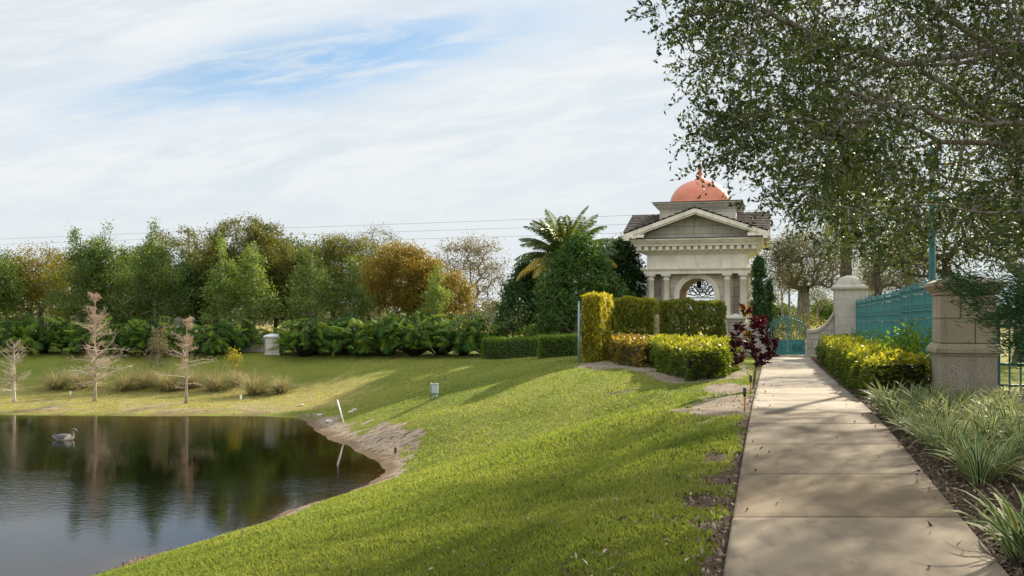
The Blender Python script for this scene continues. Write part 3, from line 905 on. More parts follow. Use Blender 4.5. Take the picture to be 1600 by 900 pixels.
# architrave, frieze, cornice
m = MB()
m.box(-2.40, 2.40, -2.46, 2.46, 3.58, 3.72); m.frus(2.48, 2.54, 3.72, 3.80); m.box(-2.54, 2.54, -2.54, 2.54, 3.80, 3.845)
m.build('architrave', M_cream, gh)
m = MB(); m.box(-2.27, 2.27, -2.27, 2.27, 3.845, 4.46); m.build('frieze', M_cream, gh)
m = MB(); m.frus(2.30, 2.52, 4.46, 4.62); m.box(-2.56, 2.56, -2.56, 2.56, 4.62, 4.84); m.frus(2.78, 2.82, 4.84, 4.96); m.frus(2.86, 2.98, 4.96, 5.10); m.box(-3.0, 3.0, -3.0, 3.0, 5.10, 5.17)
m.build('cornice', M_cream, gh)
m = MB(); m.box(-3.04, 3.04, -3.04, 3.04, 5.171, 5.20); m.build('flashing', M_darkmetal, gh)
m = MB()
for k in range(4):
    for i in range(17):
        x = -2.56 + i * .32; a = k * math.pi / 2
        cxx, cyy = x * math.cos(a) + 2.65 * math.sin(a), x * math.sin(a) - 2.65 * math.cos(a)
        m.box(cxx - .09, cxx + .09, cyy - .088, cyy + .088, 4.66, 4.837, rz=a)
m.build('dentils', M_cream, gh)
# roof: two crossing gables
RT, RZ, EZ2, SLP = 3.27, 6.50, 5.36, (6.50 - 5.36) / 3.27
for k in range(4):
    a = k * math.pi / 2; Rm = Matrix.Rotation(a, 4, 'Z')
    m = MB(); N = 11
    for side in (-1, 1):
        for i in range(N):
            w0, w1 = RT * i / N, RT * (i + 1) / N
            z0, z1 = RZ - SLP * w0 + .03, RZ - SLP * w1 + .085
            v = [(side * w0, -RT, z0), (side * w0, -w0, z0), (side * w1, -w1, z1), (side * w1, -RT, z1), (side * w1, -RT, z1 - .07), (side * w1, -w1, z1 - .07)]
            m.add([Rm @ Vector(q) for q in v], [(0, 1, 2, 3), (3, 2, 5, 4)])
    # ridge tiles
    for i in range(9):
        y0 = -RT + i * .3
        m.add([Rm @ Vector(q) for q in ((-.13, y0, RZ - .02), (0, y0, RZ + .1), (.13, y0, RZ - .02), (-.12, y0 + .29, RZ - .03), (0, y0 + .29, RZ + .07), (.12, y0 + .29, RZ - .03))], [(0, 1, 4, 3), (1, 2, 5, 4), (0, 2, 1)])
    rf = m.build('roof', M_tile, gh)
    # raking cornice under the tiles
    m = MB()
    for side in (-1, 1):
        for (t0, t1, y0, y1) in ((.0, -.19, -RT + .03, -RT + .3), (-.19, -.27, -RT + .1, -RT + .3), (-.05, -.15, -RT + .3, -2.3)):
            q = [(0, RZ + t0), (0, RZ + t1), (side * RT, EZ2 + t1), (side * RT, EZ2 + t0)]
            m2 = MB(); m2.prism(q if side > 0 else q[::-1], y0, y1)
            m.add([Rm @ Vector(p) for p in m2.v], m2.f)
    m.build('raking_cornice', M_cream, gh)
    m = MB(); m2 = MB(); m2.prism([(-2.95, 5.2), (2.95, 5.2), (0, 6.30)], -2.42, -2.26); m.add([Rm @ Vector(p) for p in m2.v], m2.f)
    m2 = MB(); m2.prism([(-2.3, 5.24), (-2.0, 5.24), (0, 6.02), (2.0, 5.24), (2.3, 5.24), (0, 6.14)], -2.45, -2.421); m.add([Rm @ Vector(p) for p in m2.v], m2.f)
    m.build('pediment', M_weather, gh)
m = MB(); m.box(-1.74, 1.74, -1.74, 1.74, 5.25, 6.590); m.frus(1.78, 1.82, 6.590, 6.670); m.frus(1.86, 2.0, 6.670, 6.850); m.box(-2.03, 2.03, -2.03, 2.03, 6.850, 6.920)
dr = m.build('drum', M_weather, gh)
m = MB(); m.box(-2.07, 2.07, -2.07, 2.07, 6.921, 6.950); m.build('capping', M_darkmetal, dr)
m = MB(); prof = [(1.5, 6.95), (1.5, 6.99)] + [(1.44 * math.cos(t * math.pi / 2 / 14), 6.99 + 1.2 * math.sin(t * math.pi / 2 / 14)) for t in range(14)] + [(.02, 8.19)]
m.lathe(prof, 0, 0, 40); dm = m.build('dome', M_copper, gh)
FZ = 8.15
m = MB(); m.lathe([(r, FZ + (z - 7.82) * 1.22) for r, z in [(.27, 7.82), (.26, 7.88), (.15, 7.92), (.1, 7.97), (.085, 8.05), (.125, 8.1), (.125, 8.13), (.08, 8.17), (.075, 8.24), (.115, 8.29), (.115, 8.33), (.07, 8.36), (.06, 8.41), (.04, 8.43), (.055, 8.46), (.05, 8.49), (.012, 8.52)]], 0, 0, 20)
fin = m.build('finial', M_copper, dm)
m = MB(); m.tube([(0, 0, 8.98), (0, 0, 10.0)], .017); m.build('lightning_rod', M_darkmetal, gh)
# scrolled grille in the far arch
m = MB(); gy = BH - .2
m.tube([(-.8, gy, 2.56), (.8, gy, 2.56)], .022); m.tube([(-.8, gy, 2.5), (.8, gy, 2.5)], .014)
for i in range(9):
    a = math.pi * (i + .5) / 9
    m.tube([(.16 * math.cos(a), gy, 2.58 + .16 * math.sin(a)), (.79 * math.cos(a), gy, 2.58 + .79 * math.sin(a))], .022)
for (cx_, cz_, r_) in [(0, 2.74, .15)] + [(.5 * math.cos(math.pi * i / 8), 2.6 + .5 * math.sin(math.pi * i / 8), .13) for i in range(1, 8)] + [(.3 * math.cos(math.pi * i / 5), 2.6 + .3 * math.sin(math.pi * i / 5), .085) for i in range(1, 5)] + [(.68 * math.cos(math.pi * i / 12), 2.6 + .68 * math.sin(math.pi * i / 12), .07) for i in range(1, 12)]:
    m.tube([(cx_ + r_ * math.cos(t * .42), gy, cz_ + r_ * math.sin(t * .42)) for t in range(15)], .024, 5, close=True)
m.build('grille', M_tealdark, gh)
m = MB(); m.lathe([(.02, 3.62), (.02, 3.3), (.1, 3.28), (.12, 3.2), (.09, 2.98), (.02, 2.94)], 0, -.6, 10); m.build('hanging_lantern', M_darkmetal, gh)

# ------------------------------------------------------------------ gate, piers, walls, fence
def along(px, Y):                              # empty placed on the ground at a photo column
    x = PX(px, Y); return (x, Y, g1(x, Y) - .02)

# low wall and square pier left of the gate
def wall_pts(c, u, v): return Vector((c[0], c[1], 0)) + eu * u + ev * v
GC = Vector((PX(1231, 39.6), 39.6, 0)); GZ = float(hp(39.6)) - .01
LP = GC - eu * 2.1
t = thing('square_pier', 'short square stone pier with a pyramid cap, left of the teal gate', 'pier', (LP.x, LP.y, g1(LP.x, LP.y) - .03), PA)
m = MB(); m.box(-.32, .32, -.32, .32, 0, 1.42); m.build('shaft', M_paleblk, t)
m = MB(); m.box(-.37, .37, -.37, .37, 1.421, 1.48); m.frus(.37, .43, 1.48, 1.54); m.box(-.44, .44, -.44, .44, 1.54, 1.60); m.frus(.42, .05, 1.60, 1.76); m.build('cap', M_pale, t)
LW = GC - eu * 1.28
t = thing('garden_wall', 'low pale stone wall between the square pier and the teal gate', 'wall', (LW.x, LW.y, g1(LW.x, LW.y) - .03), PA)
m = MB(); m.box(-.488, .53, -.16, .16, 0, 1.06); m.build('masonry', M_paleblk, t)
m = MB(); m.box(-.488, .56, -.22, .22, 1.061, 1.16); m.build('coping', M_pale, t)
BW = LP - eu * 1.75 + ev * .3
t = thing('dark_garden_wall', 'dark weathered low wall running behind the clipped hedge to the square pier', 'wall', (BW.x, BW.y, g1(BW.x, BW.y) - .03), PA)
m = MB(); m.box(-1.6, 1.35, -.12, .12, 0, .98); m.build('masonry', M_weather, t)
m = MB(); m.box(-1.62, 1.35, -.17, .17, .981, 1.06); m.build('coping', M_weather, t)

# gate of two leaves
t = thing('garden_gate', 'teal iron gate of two leaves with bars above medallion panels', 'gate', (GC.x, GC.y, GZ), PA)
GWD = .68
for s in (-1, 1):
    def top_z(x): return 1.34 + .26 * (1 - (x / GWD) ** 2)       # low arch over both leaves
    m = MB()
    x0, x1 = (.008, GWD) if s > 0 else (-GWD, -.008)
    for xx in (x0 + .02, x1 - .02):
        m.box(xx - .022, xx + .022, -.022, .022, .03, top_z(xx))
    m.box(x0 + .043, x1 - .043, -.02, .02, .035, .10); m.box(x0 + .043, x1 - .043, -.02, .02, .60, .66)
    m.tube([(x0 + (x1 - x0) * i / 10, 0, top_z(x0 + (x1 - x0) * i / 10)) for i in range(11)], .02, 6)
    m.tube([(x0 + (x1 - x0) * i / 10, 0, top_z(x0 + (x1 - x0) * i / 10) - .2) for i in range(11)], .014, 6)
    lf = m.build('gate_leaf', M_teal, t)
    m = MB()
    for i in range(1, 6):
        xx = x0 + (x1 - x0) * i / 6
        m.box(xx - .012, xx + .012, -.012, .012, .66, top_z(xx) + .05)
        m.frus(.016, .002, top_z(xx) + .05, top_z(xx) + .13, xx, 0)
    for i in range(6):
        xx = x0 + (x1 - x0) * (i + .5) / 6
        m.tube([(xx + .045 * math.cos(q * .7), 0, top_z(xx) - .1 + .045 * math.sin(q * .7)) for q in range(9)], .009, 5, close=True)
    m.build('bars', M_teal, lf)
    m = MB(); m.box(x0 + .043, x1 - .043, -.008, .008, .10, .60)
    for zz in (.10, .58): m.box(x0 + .043, x1 - .043, -.016, -.008, zz, zz + .02)
    for xx in (x0 + .043, x1 - .063): m.box(xx, xx + .02, -.016, -.008, .12, .58)
    mx = (x0 + x1) / 2
    for r_ in (.17, .135, .045):
        m.tube([(mx + r_ * math.cos(q * math.pi / 12), -.012, .35 + r_ * math.sin(q * math.pi / 12)) for q in range(24)], .012, 5, close=True)
    for q in range(10):
        a = q * math.pi / 5
        m.tube([(mx + .05 * math.cos(a), -.012, .35 + .05 * math.sin(a)), (mx + .13 * math.cos(a), -.012, .35 + .13 * math.sin(a))], .011, 5)
    m.build('medallion_panel', M_teal, lf)

# swept wall and domed pier right of the gate
SWL = GC + eu * .76
t = thing('swept_wall', 'pale stone wall sweeping up in a curve from the gate to the domed pier', 'wall', (SWL.x, SWL.y, g1(SWL.x, SWL.y) - .03), PA)
m = MB(); m.box(0, 1.03, -.17, .17, 0, .98)
prof = [(1.03 * i / 12, .981 + .72 * (max(0, i / 12 - .18) / .82) ** 2.1) for i in range(13)]
m.prism([(0, .975)] + [(1.03, .975)] + [(x, z + .02) for x, z in prof[::-1]], -.168, .168)
m.build('masonry', M_paleblk, t)
m = MB()
for i in range(12):
    (xa, za), (xb, zb) = prof[i], prof[i + 1]
    m.prism([(xa, za + .02), (xb, zb + .02), (xb, zb + .15), (xa, za + .15)], -.23, .23)
m.build('coping', M_pale, t)
m = MB(); m.box(-.06, .0, -.24, .24, 0, .62); m.box(-.1, 1.03, -.22, -.171, 0, .14); m.box(-.1, .0, -.27, .27, .62, .7); m.build('end_post', M_pale, t)

FP = SWL + eu * 1.62
t = thing('domed_pier', 'tall pale block pier with a domed cap at the far end of the teal fence', 'pier', (FP.x, FP.y, g1(FP.x, FP.y) - .03), PA)
H = .565
m = MB(); m.box(-H - .07, H + .07, -H - .07, H + .07, 0, .78); m.frus(H + .1, H + .02, .78, .9); m.build('base', M_pale, t)
m = MB(); zc = .902; rr = random.Random(3)
m.box(-H + .012, H - .012, -H + .012, H - .012, .9, 2.72)
for r_ in range(5):
    hh_ = .36; sp = (.62, .42, .66, .4, .6)[r_]
    for (xa, xb) in ((-H, -H + 2 * H * sp - .005), (-H + 2 * H * sp + .005, H)):
        m.box(xa, xb, -H, -H + .5, zc + .004, zc + hh_ - .004)
    for (ya, yb) in ((-H + .504, H),):
        m.box(-H, -H + .45, ya, yb, zc + .004, zc + hh_ - .004); m.box(H - .45, H, ya, yb, zc + .004, zc + hh_ - .004)
    zc += hh_
m.build('shaft', M_pale, t, bevel=.008)
m = MB(); m.frus(H + .02, H + .09, 2.705, 2.78); m.box(-H - .11, H + .11, -H - .11, H + .11, 2.78, 2.86); m.frus(H + .09, H - .03, 2.86, 2.95)
m.lathe([(.5, 2.951), (.5, 2.99)] + [(.48 * math.cos(i * math.pi / 20), 2.99 + .33 * math.sin(i * math.pi / 20)) for i in range(10)] + [(.01, 3.32)], 0, 0, 28)
m.build('cap', M_pale, t)

# near pier of pitted coral stone
NP = Vector((PX(1513.5, 16.5), 16.5, 0)) + ev * .45
t = thing('coral_stone_pier', 'stout brown coral stone pier with moulded cap and mid band, nearest on the right', 'pier', (NP.x, NP.y, g1(NP.x, NP.y) - .04), PA)
H = .445
m = MB(); m.box(-H - .01, H + .01, -H - .01, H + .01, 0, .82); m.build('base', M_pierlow, t, bevel=.012)
m = MB(); m.box(-H - .03, H + .03, -H - .03, H + .03, .822, .87); m.frus(H + .09, H + .09, .87, .94); m.frus(H + .09, H + .02, .94, 1.03); m.build('mid_band', M_pier, t, bevel=.008)
m = MB(); m.box(-H + .03, H - .03, -H + .03, H - .03, 1.03, 1.87)
zc = 1.032
for hh_, sp in ((.43, .62), (.41, .36)):
    for (xa, xb) in ((-H, -H + 2 * H * sp - .009), (-H + 2 * H * sp + .009, H)):
        m.box(xa, xb, -H, -.009, zc + .009, zc + hh_ - .009)
        m.box(-xb, -xa, .009, H, zc + .009, zc + hh_ - .009)
    zc += hh_
m.build('shaft', M_pier, t, bevel=.012)
m = MB(); m.frus(H + .02, H + .03, 1.872, 1.93); m.frus(H + .05, H + .13, 1.93, 2.02); m.box(-H - .14, H + .14, -H - .14, H + .14, 2.02, 2.09); m.frus(H + .12, H - .02, 2.09, 2.155); m.box(-.26, .26, -.26, .26, 2.155, 2.2)
m.build('cap', M_pier, t, bevel=.008)

# fence from pier to pier and on to the right of the near pier
def fence_panel(L, post=True):
    """bars, rails and scrolls over length L along +x"""
    m = MB()
    for z, h_ in ((.0, .04), (.735, .03), (1.31, .04), (1.44, .02)):
        m.box(0, L, -.022, .022, z, z + h_)
    n = int(L / .155)
    for i in range(1, n + 1):
        x = L * i / (n + 1)
        m.box(x - .017, x + .017, -.014, .014, .045, .72); m.box(x - .017, x + .017, -.014, .014, .765, 1.3)
        m.box(x - .009, x + .009, -.009, .009, 1.35, 1.44)
        m.frus(.03, .004, 1.475, 1.56, x, 0, .012, .004)
        for zz in (1.02, ):
            m.tube([(x + .04 * math.cos(q * math.pi / 4), 0, zz + .075 * math.sin(q * math.pi / 4)) for q in range(8)], .010, 4, close=True)
            m.lathe([(.02, .9), (.034, .93), (.02, .96)], x, 0, 6)
    for i in range(n + 1):
        x = L * (i + .5) / (n + 1)
        m.tube([(x + .034 * math.cos(q * math.pi / 4), 0, 1.395 + .034 * math.sin(q * math.pi / 4)) for q in range(8)], .009, 4, close=True)
        m.box(x - .006, x + .006, -.006, .006, 1.474, 1.52)
    return m
fa = NP + ev * .52; fe = FP - ev * .68
fl = (fe - fa).length; npan = 11; pl = fl / npan
zf = g1(fa.x + 1, fa.y + 3)
t = thing('iron_fence', 'long teal iron fence running back between the coral stone pier and the domed pier', 'fence', (fa.x, fa.y, float(hp(fa.y)) - .02), math.atan2(ev.y, ev.x))
P0 = None
for i in range(npan):
    dz = .62 + (.05 if i < 4 else 0) - .015 * i
    if P0 is None: P0 = fence_panel(pl - .07).build('fence_panel', M_teal, t); q = P0
    else: q = P0.copy(); C.objects.link(q); q.parent = t
    q.location = (i * pl + .035, 0, dz)
Q0 = None
for i in range(npan + 1):
    dz = .62 + (.05 if i < 4 else 0) - .015 * i
    if Q0 is None:
        m = MB(); m.box(-.033, .033, -.033, .033, -.75, 1.5); m.frus(.045, .045, 1.5, 1.53); m.frus(.035, .004, 1.53, 1.66)
        Q0 = m.build('post', M_teal, t); q = Q0
    else: q = Q0.copy(); C.objects.link(q); q.parent = t
    q.location = (i * pl, 0, dz)
m = MB(); m.box(0, fl, -.12, .12, -.12, .60); m.build('plinth_wall', M_weather, t)

f2 = NP + eu * .52
t = thing('dark_iron_fence', 'dark teal iron fence with plain bars at the right edge beside the coral pier', 'fence', (f2.x, f2.y, g1(f2.x, f2.y) - .02), PA + R(4))
m = MB(); m.box(-.02, .06, -.04, .04, -.05, 1.66); m.build('post', M_tealdark, t)
for i in range(3):
    m = MB(); m.box(2.0 * (i + 1) - .03, 2.0 * (i + 1) + .03, -.03, .03, -.05, 1.66); m.build('post', M_tealdark, t)
m = MB()
for z in (.25, .62, 1.28, 1.5): m.box(.06, 6.0, -.018, .018, z, z + .045)
m.build('rails', M_tealdark, t)
m = MB()
for i in range(32):
    x = .22 + i * .18
    m.box(x - .013, x + .013, -.013, .013, .08, 1.62); m.lathe([(.013, .9), (.03, .94), (.013, .98)], x, 0, 6)
m.build('bars', M_tealdark, t)

# lamp post behind the fence
x = PX(1456.5, 24.0)
t = thing('lamp_post', 'slim teal lamp post rising behind the fence into the oak leaves', 'lamp post', (x, 24.0, g1(x, 24) - .03))
m = MB(); m.lathe([(.17, 0), (.17, .25), (.11, .3), (.085, .6), (.072, 5.2)], 0, 0, 14); m.build('post', M_tealdark, t)
m = MB(); m.lathe([(.08, 5.201), (.12, 5.3), (.15, 5.6), (.1, 5.75), (.02, 5.85)], 0, 0, 12); m.build('lantern', M_tealdark, t)

# ------------------------------------------------------------------ clipped planting round the gatehouse
def rect(c, w, d):
    c = Vector((c[0], c[1], 0))
    return [tuple((c + eu * a + ev * e)[:2]) for a, e in ((0, 0), (w, 0), (w, d), (0, d))]
hedge('clipped_column', 'yellow leafy clipped screen with a sunlit side, standing by the galvanized pipes', rect((PX(908, 33), 33.0), .70, 2.3), 2.28, L_bamboo, 11, 8000, .17, .26, cat='hedge screen', ragged=.1, core=False, hang=.75, up=.1, vtop=.12,
      vfun=lambda c, v, r: np.clip((v - .5) * 1.5 + .55, 0, 1))
hedge('clipped_screen', 'green and yellow clipped screen between the yellow leafy one and the wooden post', rect((PX(958, 36.6), 36.6), 1.55, .8), 2.12, L_bamdark, 12, 8200, .18, .26, cat='hedge screen', ragged=.1, core=False, hang=.75, up=.1, vtop=.3)
hedge('clipped_screen', 'wide green clipped screen in front of the gatehouse arch', rect((PX(1030, 38.3), 38.3), 2.5, .8), 2.16, L_bamdark, 13, 10500, .18, .26, cat='hedge screen', ragged=.1, core=False, hang=.75, up=.1, vtop=.1,
      vfun=lambda c, v, r: v * .85)
px_ = PX(904.5, 33.0)
t = thing('trellis_pipes', 'upright galvanized pipes at the left edge of the yellow leafy screen', 'trellis', (px_, 33.0, g1(px_, 33) - .03))
m = MB(); m.tube([(0, 0, -.1), (0, 0, 2.1)], .035, 10); m.lathe([(.04, 2.1), (.045, 2.13), (.02, 2.16)], 0, 0, 10); m.build('upright', M_galv, t)
for q in ((.1, .3), (.2, .55)):
    m = MB(); m.tube([q + (-.1,), q + (1.75,)], .03, 10); m.build('upright', M_galv, t)
for z in (.45, 1.1, 1.5):
    m = MB(); m.tube([(0, 0, z), (.2, .55, z)], .018, 8); m.build('cross_bar', M_galv, t)
x = PX(1025.5, 36.4)
t = thing('wooden_post', 'square weathered wooden post between two clipped screens', 'post', (x, 36.4, g1(x, 36.4) - .05), PA)
m = MB(); m.box(-.1, .1, -.1, .1, 0, 1.55); m.frus(.1, .07, 1.55, 1.6); m.build('shaft', M_wood, t, bevel=.01)
for i in range(4):
    m = MB(); m.box(-.02, .02, -.106, -.099, .55 + i * .25, .6 + i * .25); m.build('bolt', M_darkmetal, t)

def lh(c, v, r):                               # the far left end of this hedge is turning red; its top is painted yellow as if sunlit
    top = c[:, 2]
    return v * .85
HL = np.array(HEDGE_L)
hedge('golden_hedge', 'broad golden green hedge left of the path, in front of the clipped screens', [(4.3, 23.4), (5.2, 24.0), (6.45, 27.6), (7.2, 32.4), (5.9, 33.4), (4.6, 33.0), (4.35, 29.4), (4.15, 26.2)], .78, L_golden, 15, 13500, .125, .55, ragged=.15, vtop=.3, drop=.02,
      vfun=lambda c, v, r: v * (.36 + .46 * np.clip(c[:, 2] / .84, 0, 1) ** 3) - .03)  # leaf colour paints in a sunlit yellow top and shaded green sides
hedge('reddening_hedge', 'small hedge with red and orange leaves at the left end of the golden hedge', [(3.5, 31.4), (4.0, 29.4), (4.36, 30.6), (4.55, 33.2), (3.9, 34.4), (3.42, 33.6)], .80, L_redhedge, 16, 3600, .125, .5, ragged=.1, vtop=.25)
def pcx(Y, d): return (float(pc(Y)) + d, Y)
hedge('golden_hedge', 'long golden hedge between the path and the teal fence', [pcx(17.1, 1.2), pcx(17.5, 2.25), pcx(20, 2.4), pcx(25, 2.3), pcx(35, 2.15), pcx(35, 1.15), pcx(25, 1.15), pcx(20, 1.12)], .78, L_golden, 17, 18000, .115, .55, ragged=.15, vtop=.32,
      vfun=lambda c, v, r: v * (.4 + .42 * np.clip(c[:, 2] / .78, 0, 1) ** 3) - .03)  # sunlit top and darker sides are put into the leaf colour
hedge('box_hedge', 'long low clipped hedge at the lawn\'s far edge, meeting the lobed shrubs', [(PX(752, 42.6), 42.6), (PX(845, 40.6), 40.6), (PX(850, 41.6), 41.6), (PX(760, 43.8), 43.8)], .86, L_clip, 18, 5200, .11, .5, ragged=.04, vtop=.2)  # vtop paints sunlight into the top leaves
hedge('box_hedge', 'low clipped green hedge block just left of the galvanized pipes', [(PX(841, 37.6), 37.6), (PX(902, 37.0), 37.0), (PX(905, 38.4), 38.4), (PX(845, 39.0), 39.0)], .84, L_clip, 19, 4200, .11, .5, ragged=.04, vtop=.2)  # top leaves coloured lighter here too, as if sunlit


def shrub(name, label, x, y, h, w, leaf, seed, n=900, size=.12, aspect=.5, cat='shrub', group=None, stems=14, hang=0.0, bark=None):
    rng = np.random.default_rng(seed)
    t = thing(name, label, cat, (x, y, g1(x, y) - .03), 0, group)
    u = ball(rng, stems * 2, .5) * np.array([w, w, h * .42]) + np.array([0, 0, h * .56])
    pos, par, r, e = grow(rng, [[(0, 0, 0), (0, 0, h * .12)]], u, .15, .3, .1, .006)
    wood('stems', pos, par, r, bark or M_bark, t, 5)
    c, v = clump_leaves(rng, u, max(4, n // len(u)), h * .2, .5)
    c[:, 2] = np.maximum(c[:, 2], .06)
    leaves('foliage', c, size, size * aspect, leaf, rng, t, dirs=unit(c - np.array([0, 0, h * .35])), dirw=.4, v=v)
    return t
for i, (px, Y, h, w, lab) in enumerate([(1432, 19.4, 1.32, .62, 'bright green vine shrub against the teal fence, just behind the coral stone pier'), (1404, 21.6, 1.18, .6, 'bright green vine shrub on the teal fence, second from the coral stone pier'),
                                        (1372, 25.5, 1.22, .4, 'thin green vine climbing the middle of the teal fence'), (1340, 33.5, 1.2, .42, 'small green vine at the far end of the teal fence beside the domed pier')]):
    x = PX(px, Y); shrub('vine_shrub', lab, x, Y, h, w, L_vine, 200 + i, (900, 800, 330, 260)[i], .11, .55, group='vines on the teal fence')
x = PX(1236, 43.5); shrub('yellow_green_shrub', 'yellow green shrub seen through the bars of the teal gate', x, 43.5, 1.95, 1.0, L_bamboo, 230, 1500, .14, .4)

# croton: bare forked stems, big dark red leaves in whorls
def croton(x, y):
    rng = np.random.default_rng(77)
    t = thing('croton_bush', 'dark red croton bush on bare stems beside the path, with pink young leaves on top', 'shrub', (x, y, g1(x, y) - .03))
    heads = np.array([.88, .9, 1.13]) * np.array([[-.42, 0, .85], [-.3, .2, .62], [-.12, -.15, 1.02], [-.3, .1, 1.2], [.1, .1, 1.28], [.22, -.1, .98], [.45, 0, .72], [.3, .15, .6], [.0, -.2, .75], [-.18, .05, 1.52], [.16, .0, 1.32], [.5, .1, .9], [-.05, .2, .9], [.28, .05, 1.15], [-.45, -.1, 1.0], [.05, -.25, .58]])
    pos, par, r, e = grow(rng, [[(0, 0, 0), (.01, 0, .12)]], heads, .12, .4, .08, .011)
    wood('stems', pos, par, r, M_bark, t, 6)
    n = 30
    c = []; d = []; v = []
    for i, h in enumerate(heads):
        a = rng.uniform(0, 6.28, n); lift = rng.uniform(-.15, .95, n)
        dr = np.stack([np.cos(a), np.sin(a), lift], 1); dr = unit(dr)
        base = h + np.array([0, 0, 1]) * rng.uniform(-.16, .06, n)[:, None]
        c.append(base + dr * .09); d.append(dr)
        vv = rng.uniform(0, .5, n)
        if i == 4 or i == 10: vv = rng.uniform(.4, .68, n)
        if i in (2, 9): vv = np.where(rng.uniform(0, 1, n) < .3, rng.uniform(.85, 1, n), vv)
        v.append(vv)
    c = np.concatenate(c); d = np.concatenate(d); v = np.concatenate(v)
    leaves('foliage', c, .18, .075, L_croton, rng, t, dirs=d, dirw=.85, v=v, fold=.2)
croton(PX(1177, 20.6), 20.6)

# slim garden markers at the path edge
for px, Y, h, lab in ((1163.5, 14.6, .40, 'black topped rusty stake light at the path edge by the bare soil, the nearer one'), (1173, 18.6, .42, 'black topped rusty stake light close to the croton bush, the farther one')):
    x = PX(px, Y); t = thing('stake_light', lab, 'stake light', (x, Y, g1(x, Y) - .04), 0, 'stake lights beside the path')
    m = MB(); m.tube([(0, 0, 0), (0, 0, h * .66)], .012, 8); m.build('stake', M_rust, t)
    m = MB(); m.lathe([(.02, h * .66), (.024, h * .68), (.024, h - .01), (.015, h)], 0, 0, 10); m.build('lamp_head', M_black, t)

# ------------------------------------------------------------------ variegated strap plants
def strap_plant(seed, n=46, L=.62, wd=.017, seg=6):
    rng = np.random.default_rng(seed)
    t = thing('variegated_plant', None, 'plant')
    a = rng.uniform(0, 2 * math.pi, n); e0 = rng.uniform(.75, 1.5, n); ln = L * rng.uniform(.55, 1.15, n); bend = rng.uniform(.6, 2.0, n)
    base = np.stack([np.cos(a), np.sin(a), np.zeros(n)], 1) * rng.uniform(.0, .09, n)[:, None]
    vs = np.zeros((n, seg + 1, 2, 3)); uu = np.zeros((n, seg + 1, 2)); vv = np.repeat(rng.uniform(0, 1, n), (seg + 1) * 2)
    p = base.copy(); hd = np.stack([np.cos(a), np.sin(a), np.zeros(n)], 1); side = np.stack([-np.sin(a), np.cos(a), np.zeros(n)], 1)
    tw = rng.uniform(-.5, .5, n)
    for k in range(seg + 1):
        s = k / seg; e = e0 - bend * s ** 1.3
        w = wd * (1 - .12 * s) * (1.0 if s < .55 else max(.04, (1 - s) / .45)) * rng.uniform(.9, 1.1, n)
        d = hd * np.cos(e)[:, None] + np.array([0, 0, 1]) * np.sin(e)[:, None]
        nr = np.cross(side, d)
        sd_ = side * np.cos(tw * s)[:, None] + nr * np.sin(tw * s)[:, None]
        vs[:, k, 0] = p - sd_ * w[:, None]; vs[:, k, 1] = p + sd_ * w[:, None]; uu[:, k, 0] = -1; uu[:, k, 1] = 1
        p = p + d * (ln / seg)[:, None]; p[:, 2] = np.maximum(p[:, 2], .02)
    o = np.arange(n)[:, None] * (seg + 1) * 2 + np.arange(seg)[None, :] * 2
    f = np.stack([o, o + 1, o + 3, o + 2], -1).reshape(-1, 4)
    np_mesh('leaves', vs.reshape(-1, 3), f, L_strap, t, {'u': ('POINT', uu.ravel()), 'v': ('POINT', vv)})
    return t
protos = [strap_plant(300 + i, 44 + 4 * i, .56 + .04 * i) for i in range(4)]
rr = random.Random(8); spots = []
spots.append((PX(1598, 6.5), 6.5)); spots.append((PX(1640, 6.3), 6.3))
for Yr, offs in ((7.4, (1.75, 2.4, 3.0)), (8.2, (1.9, 2.5)), (9.0, (1.35, 1.85, 2.4, 2.95)), (9.7, (1.3, 1.75, 2.2, 2.75)), (10.4, (1.22, 1.6, 2.1, 2.55, 3.05)), (11.1, (1.3, 1.7, 2.2, 2.7)), (11.8, (1.15, 1.55, 2.0, 2.45, 2.95)), (12.6, (1.2, 1.7, 2.2, 2.7)),
                 (13.4, (1.15, 1.55, 1.95, 2.4, 2.9)), (14.2, (1.25, 1.7, 2.2, 2.7)), (15.0, (1.2, 1.6, 2.0, 2.5, 3.0)), (15.7, (1.3, 1.75, 3.2, 3.6))):
    for of in offs:
        y = Yr + rr.uniform(-.25, .25); spots.append((float(pc(y)) + of + rr.uniform(-.1, .1), y))
for Yr, offs in ((8.5, (2.3, 3.1)), (9.3, (1.55, 2.65)), (10.0, (1.45, 1.95, 2.8)), (10.8, (1.15, 1.9, 2.45)), (11.5, (1.4, 2.25, 2.75)), (12.2, (1.15, 1.45, 1.95, 2.5)), (13.0, (1.35, 1.8, 2.65)), (13.8, (1.1, 1.75, 2.55)), (14.6, (1.4, 1.9, 2.35))):
    for of in offs:
        y = Yr + rr.uniform(-.2, .2); spots.append((float(pc(y)) + of + rr.uniform(-.1, .1), y))
for i, (x, y) in enumerate(spots):
    lab = 'cream edged strap leaf plant in the mulch bed between path and coral pier'
    if i == 0: lab = 'large cream edged strap leaf plant arching over the path at the bottom right corner'
    q = protos[i] if i < 4 else dup(protos[i % 4], (0, 0, 0))
    q.location = (x, y, g1(x, y) - .01); q.rotation_euler = (0, 0, rr.uniform(0, 6.28)); q.scale = (rr.uniform(.74, .98) * (1.45 if i < 2 else 1.0 if y < 11 else .95),) * 3
    tag(q, lab, 'plant', 'variegated plants in the bed beside the path')

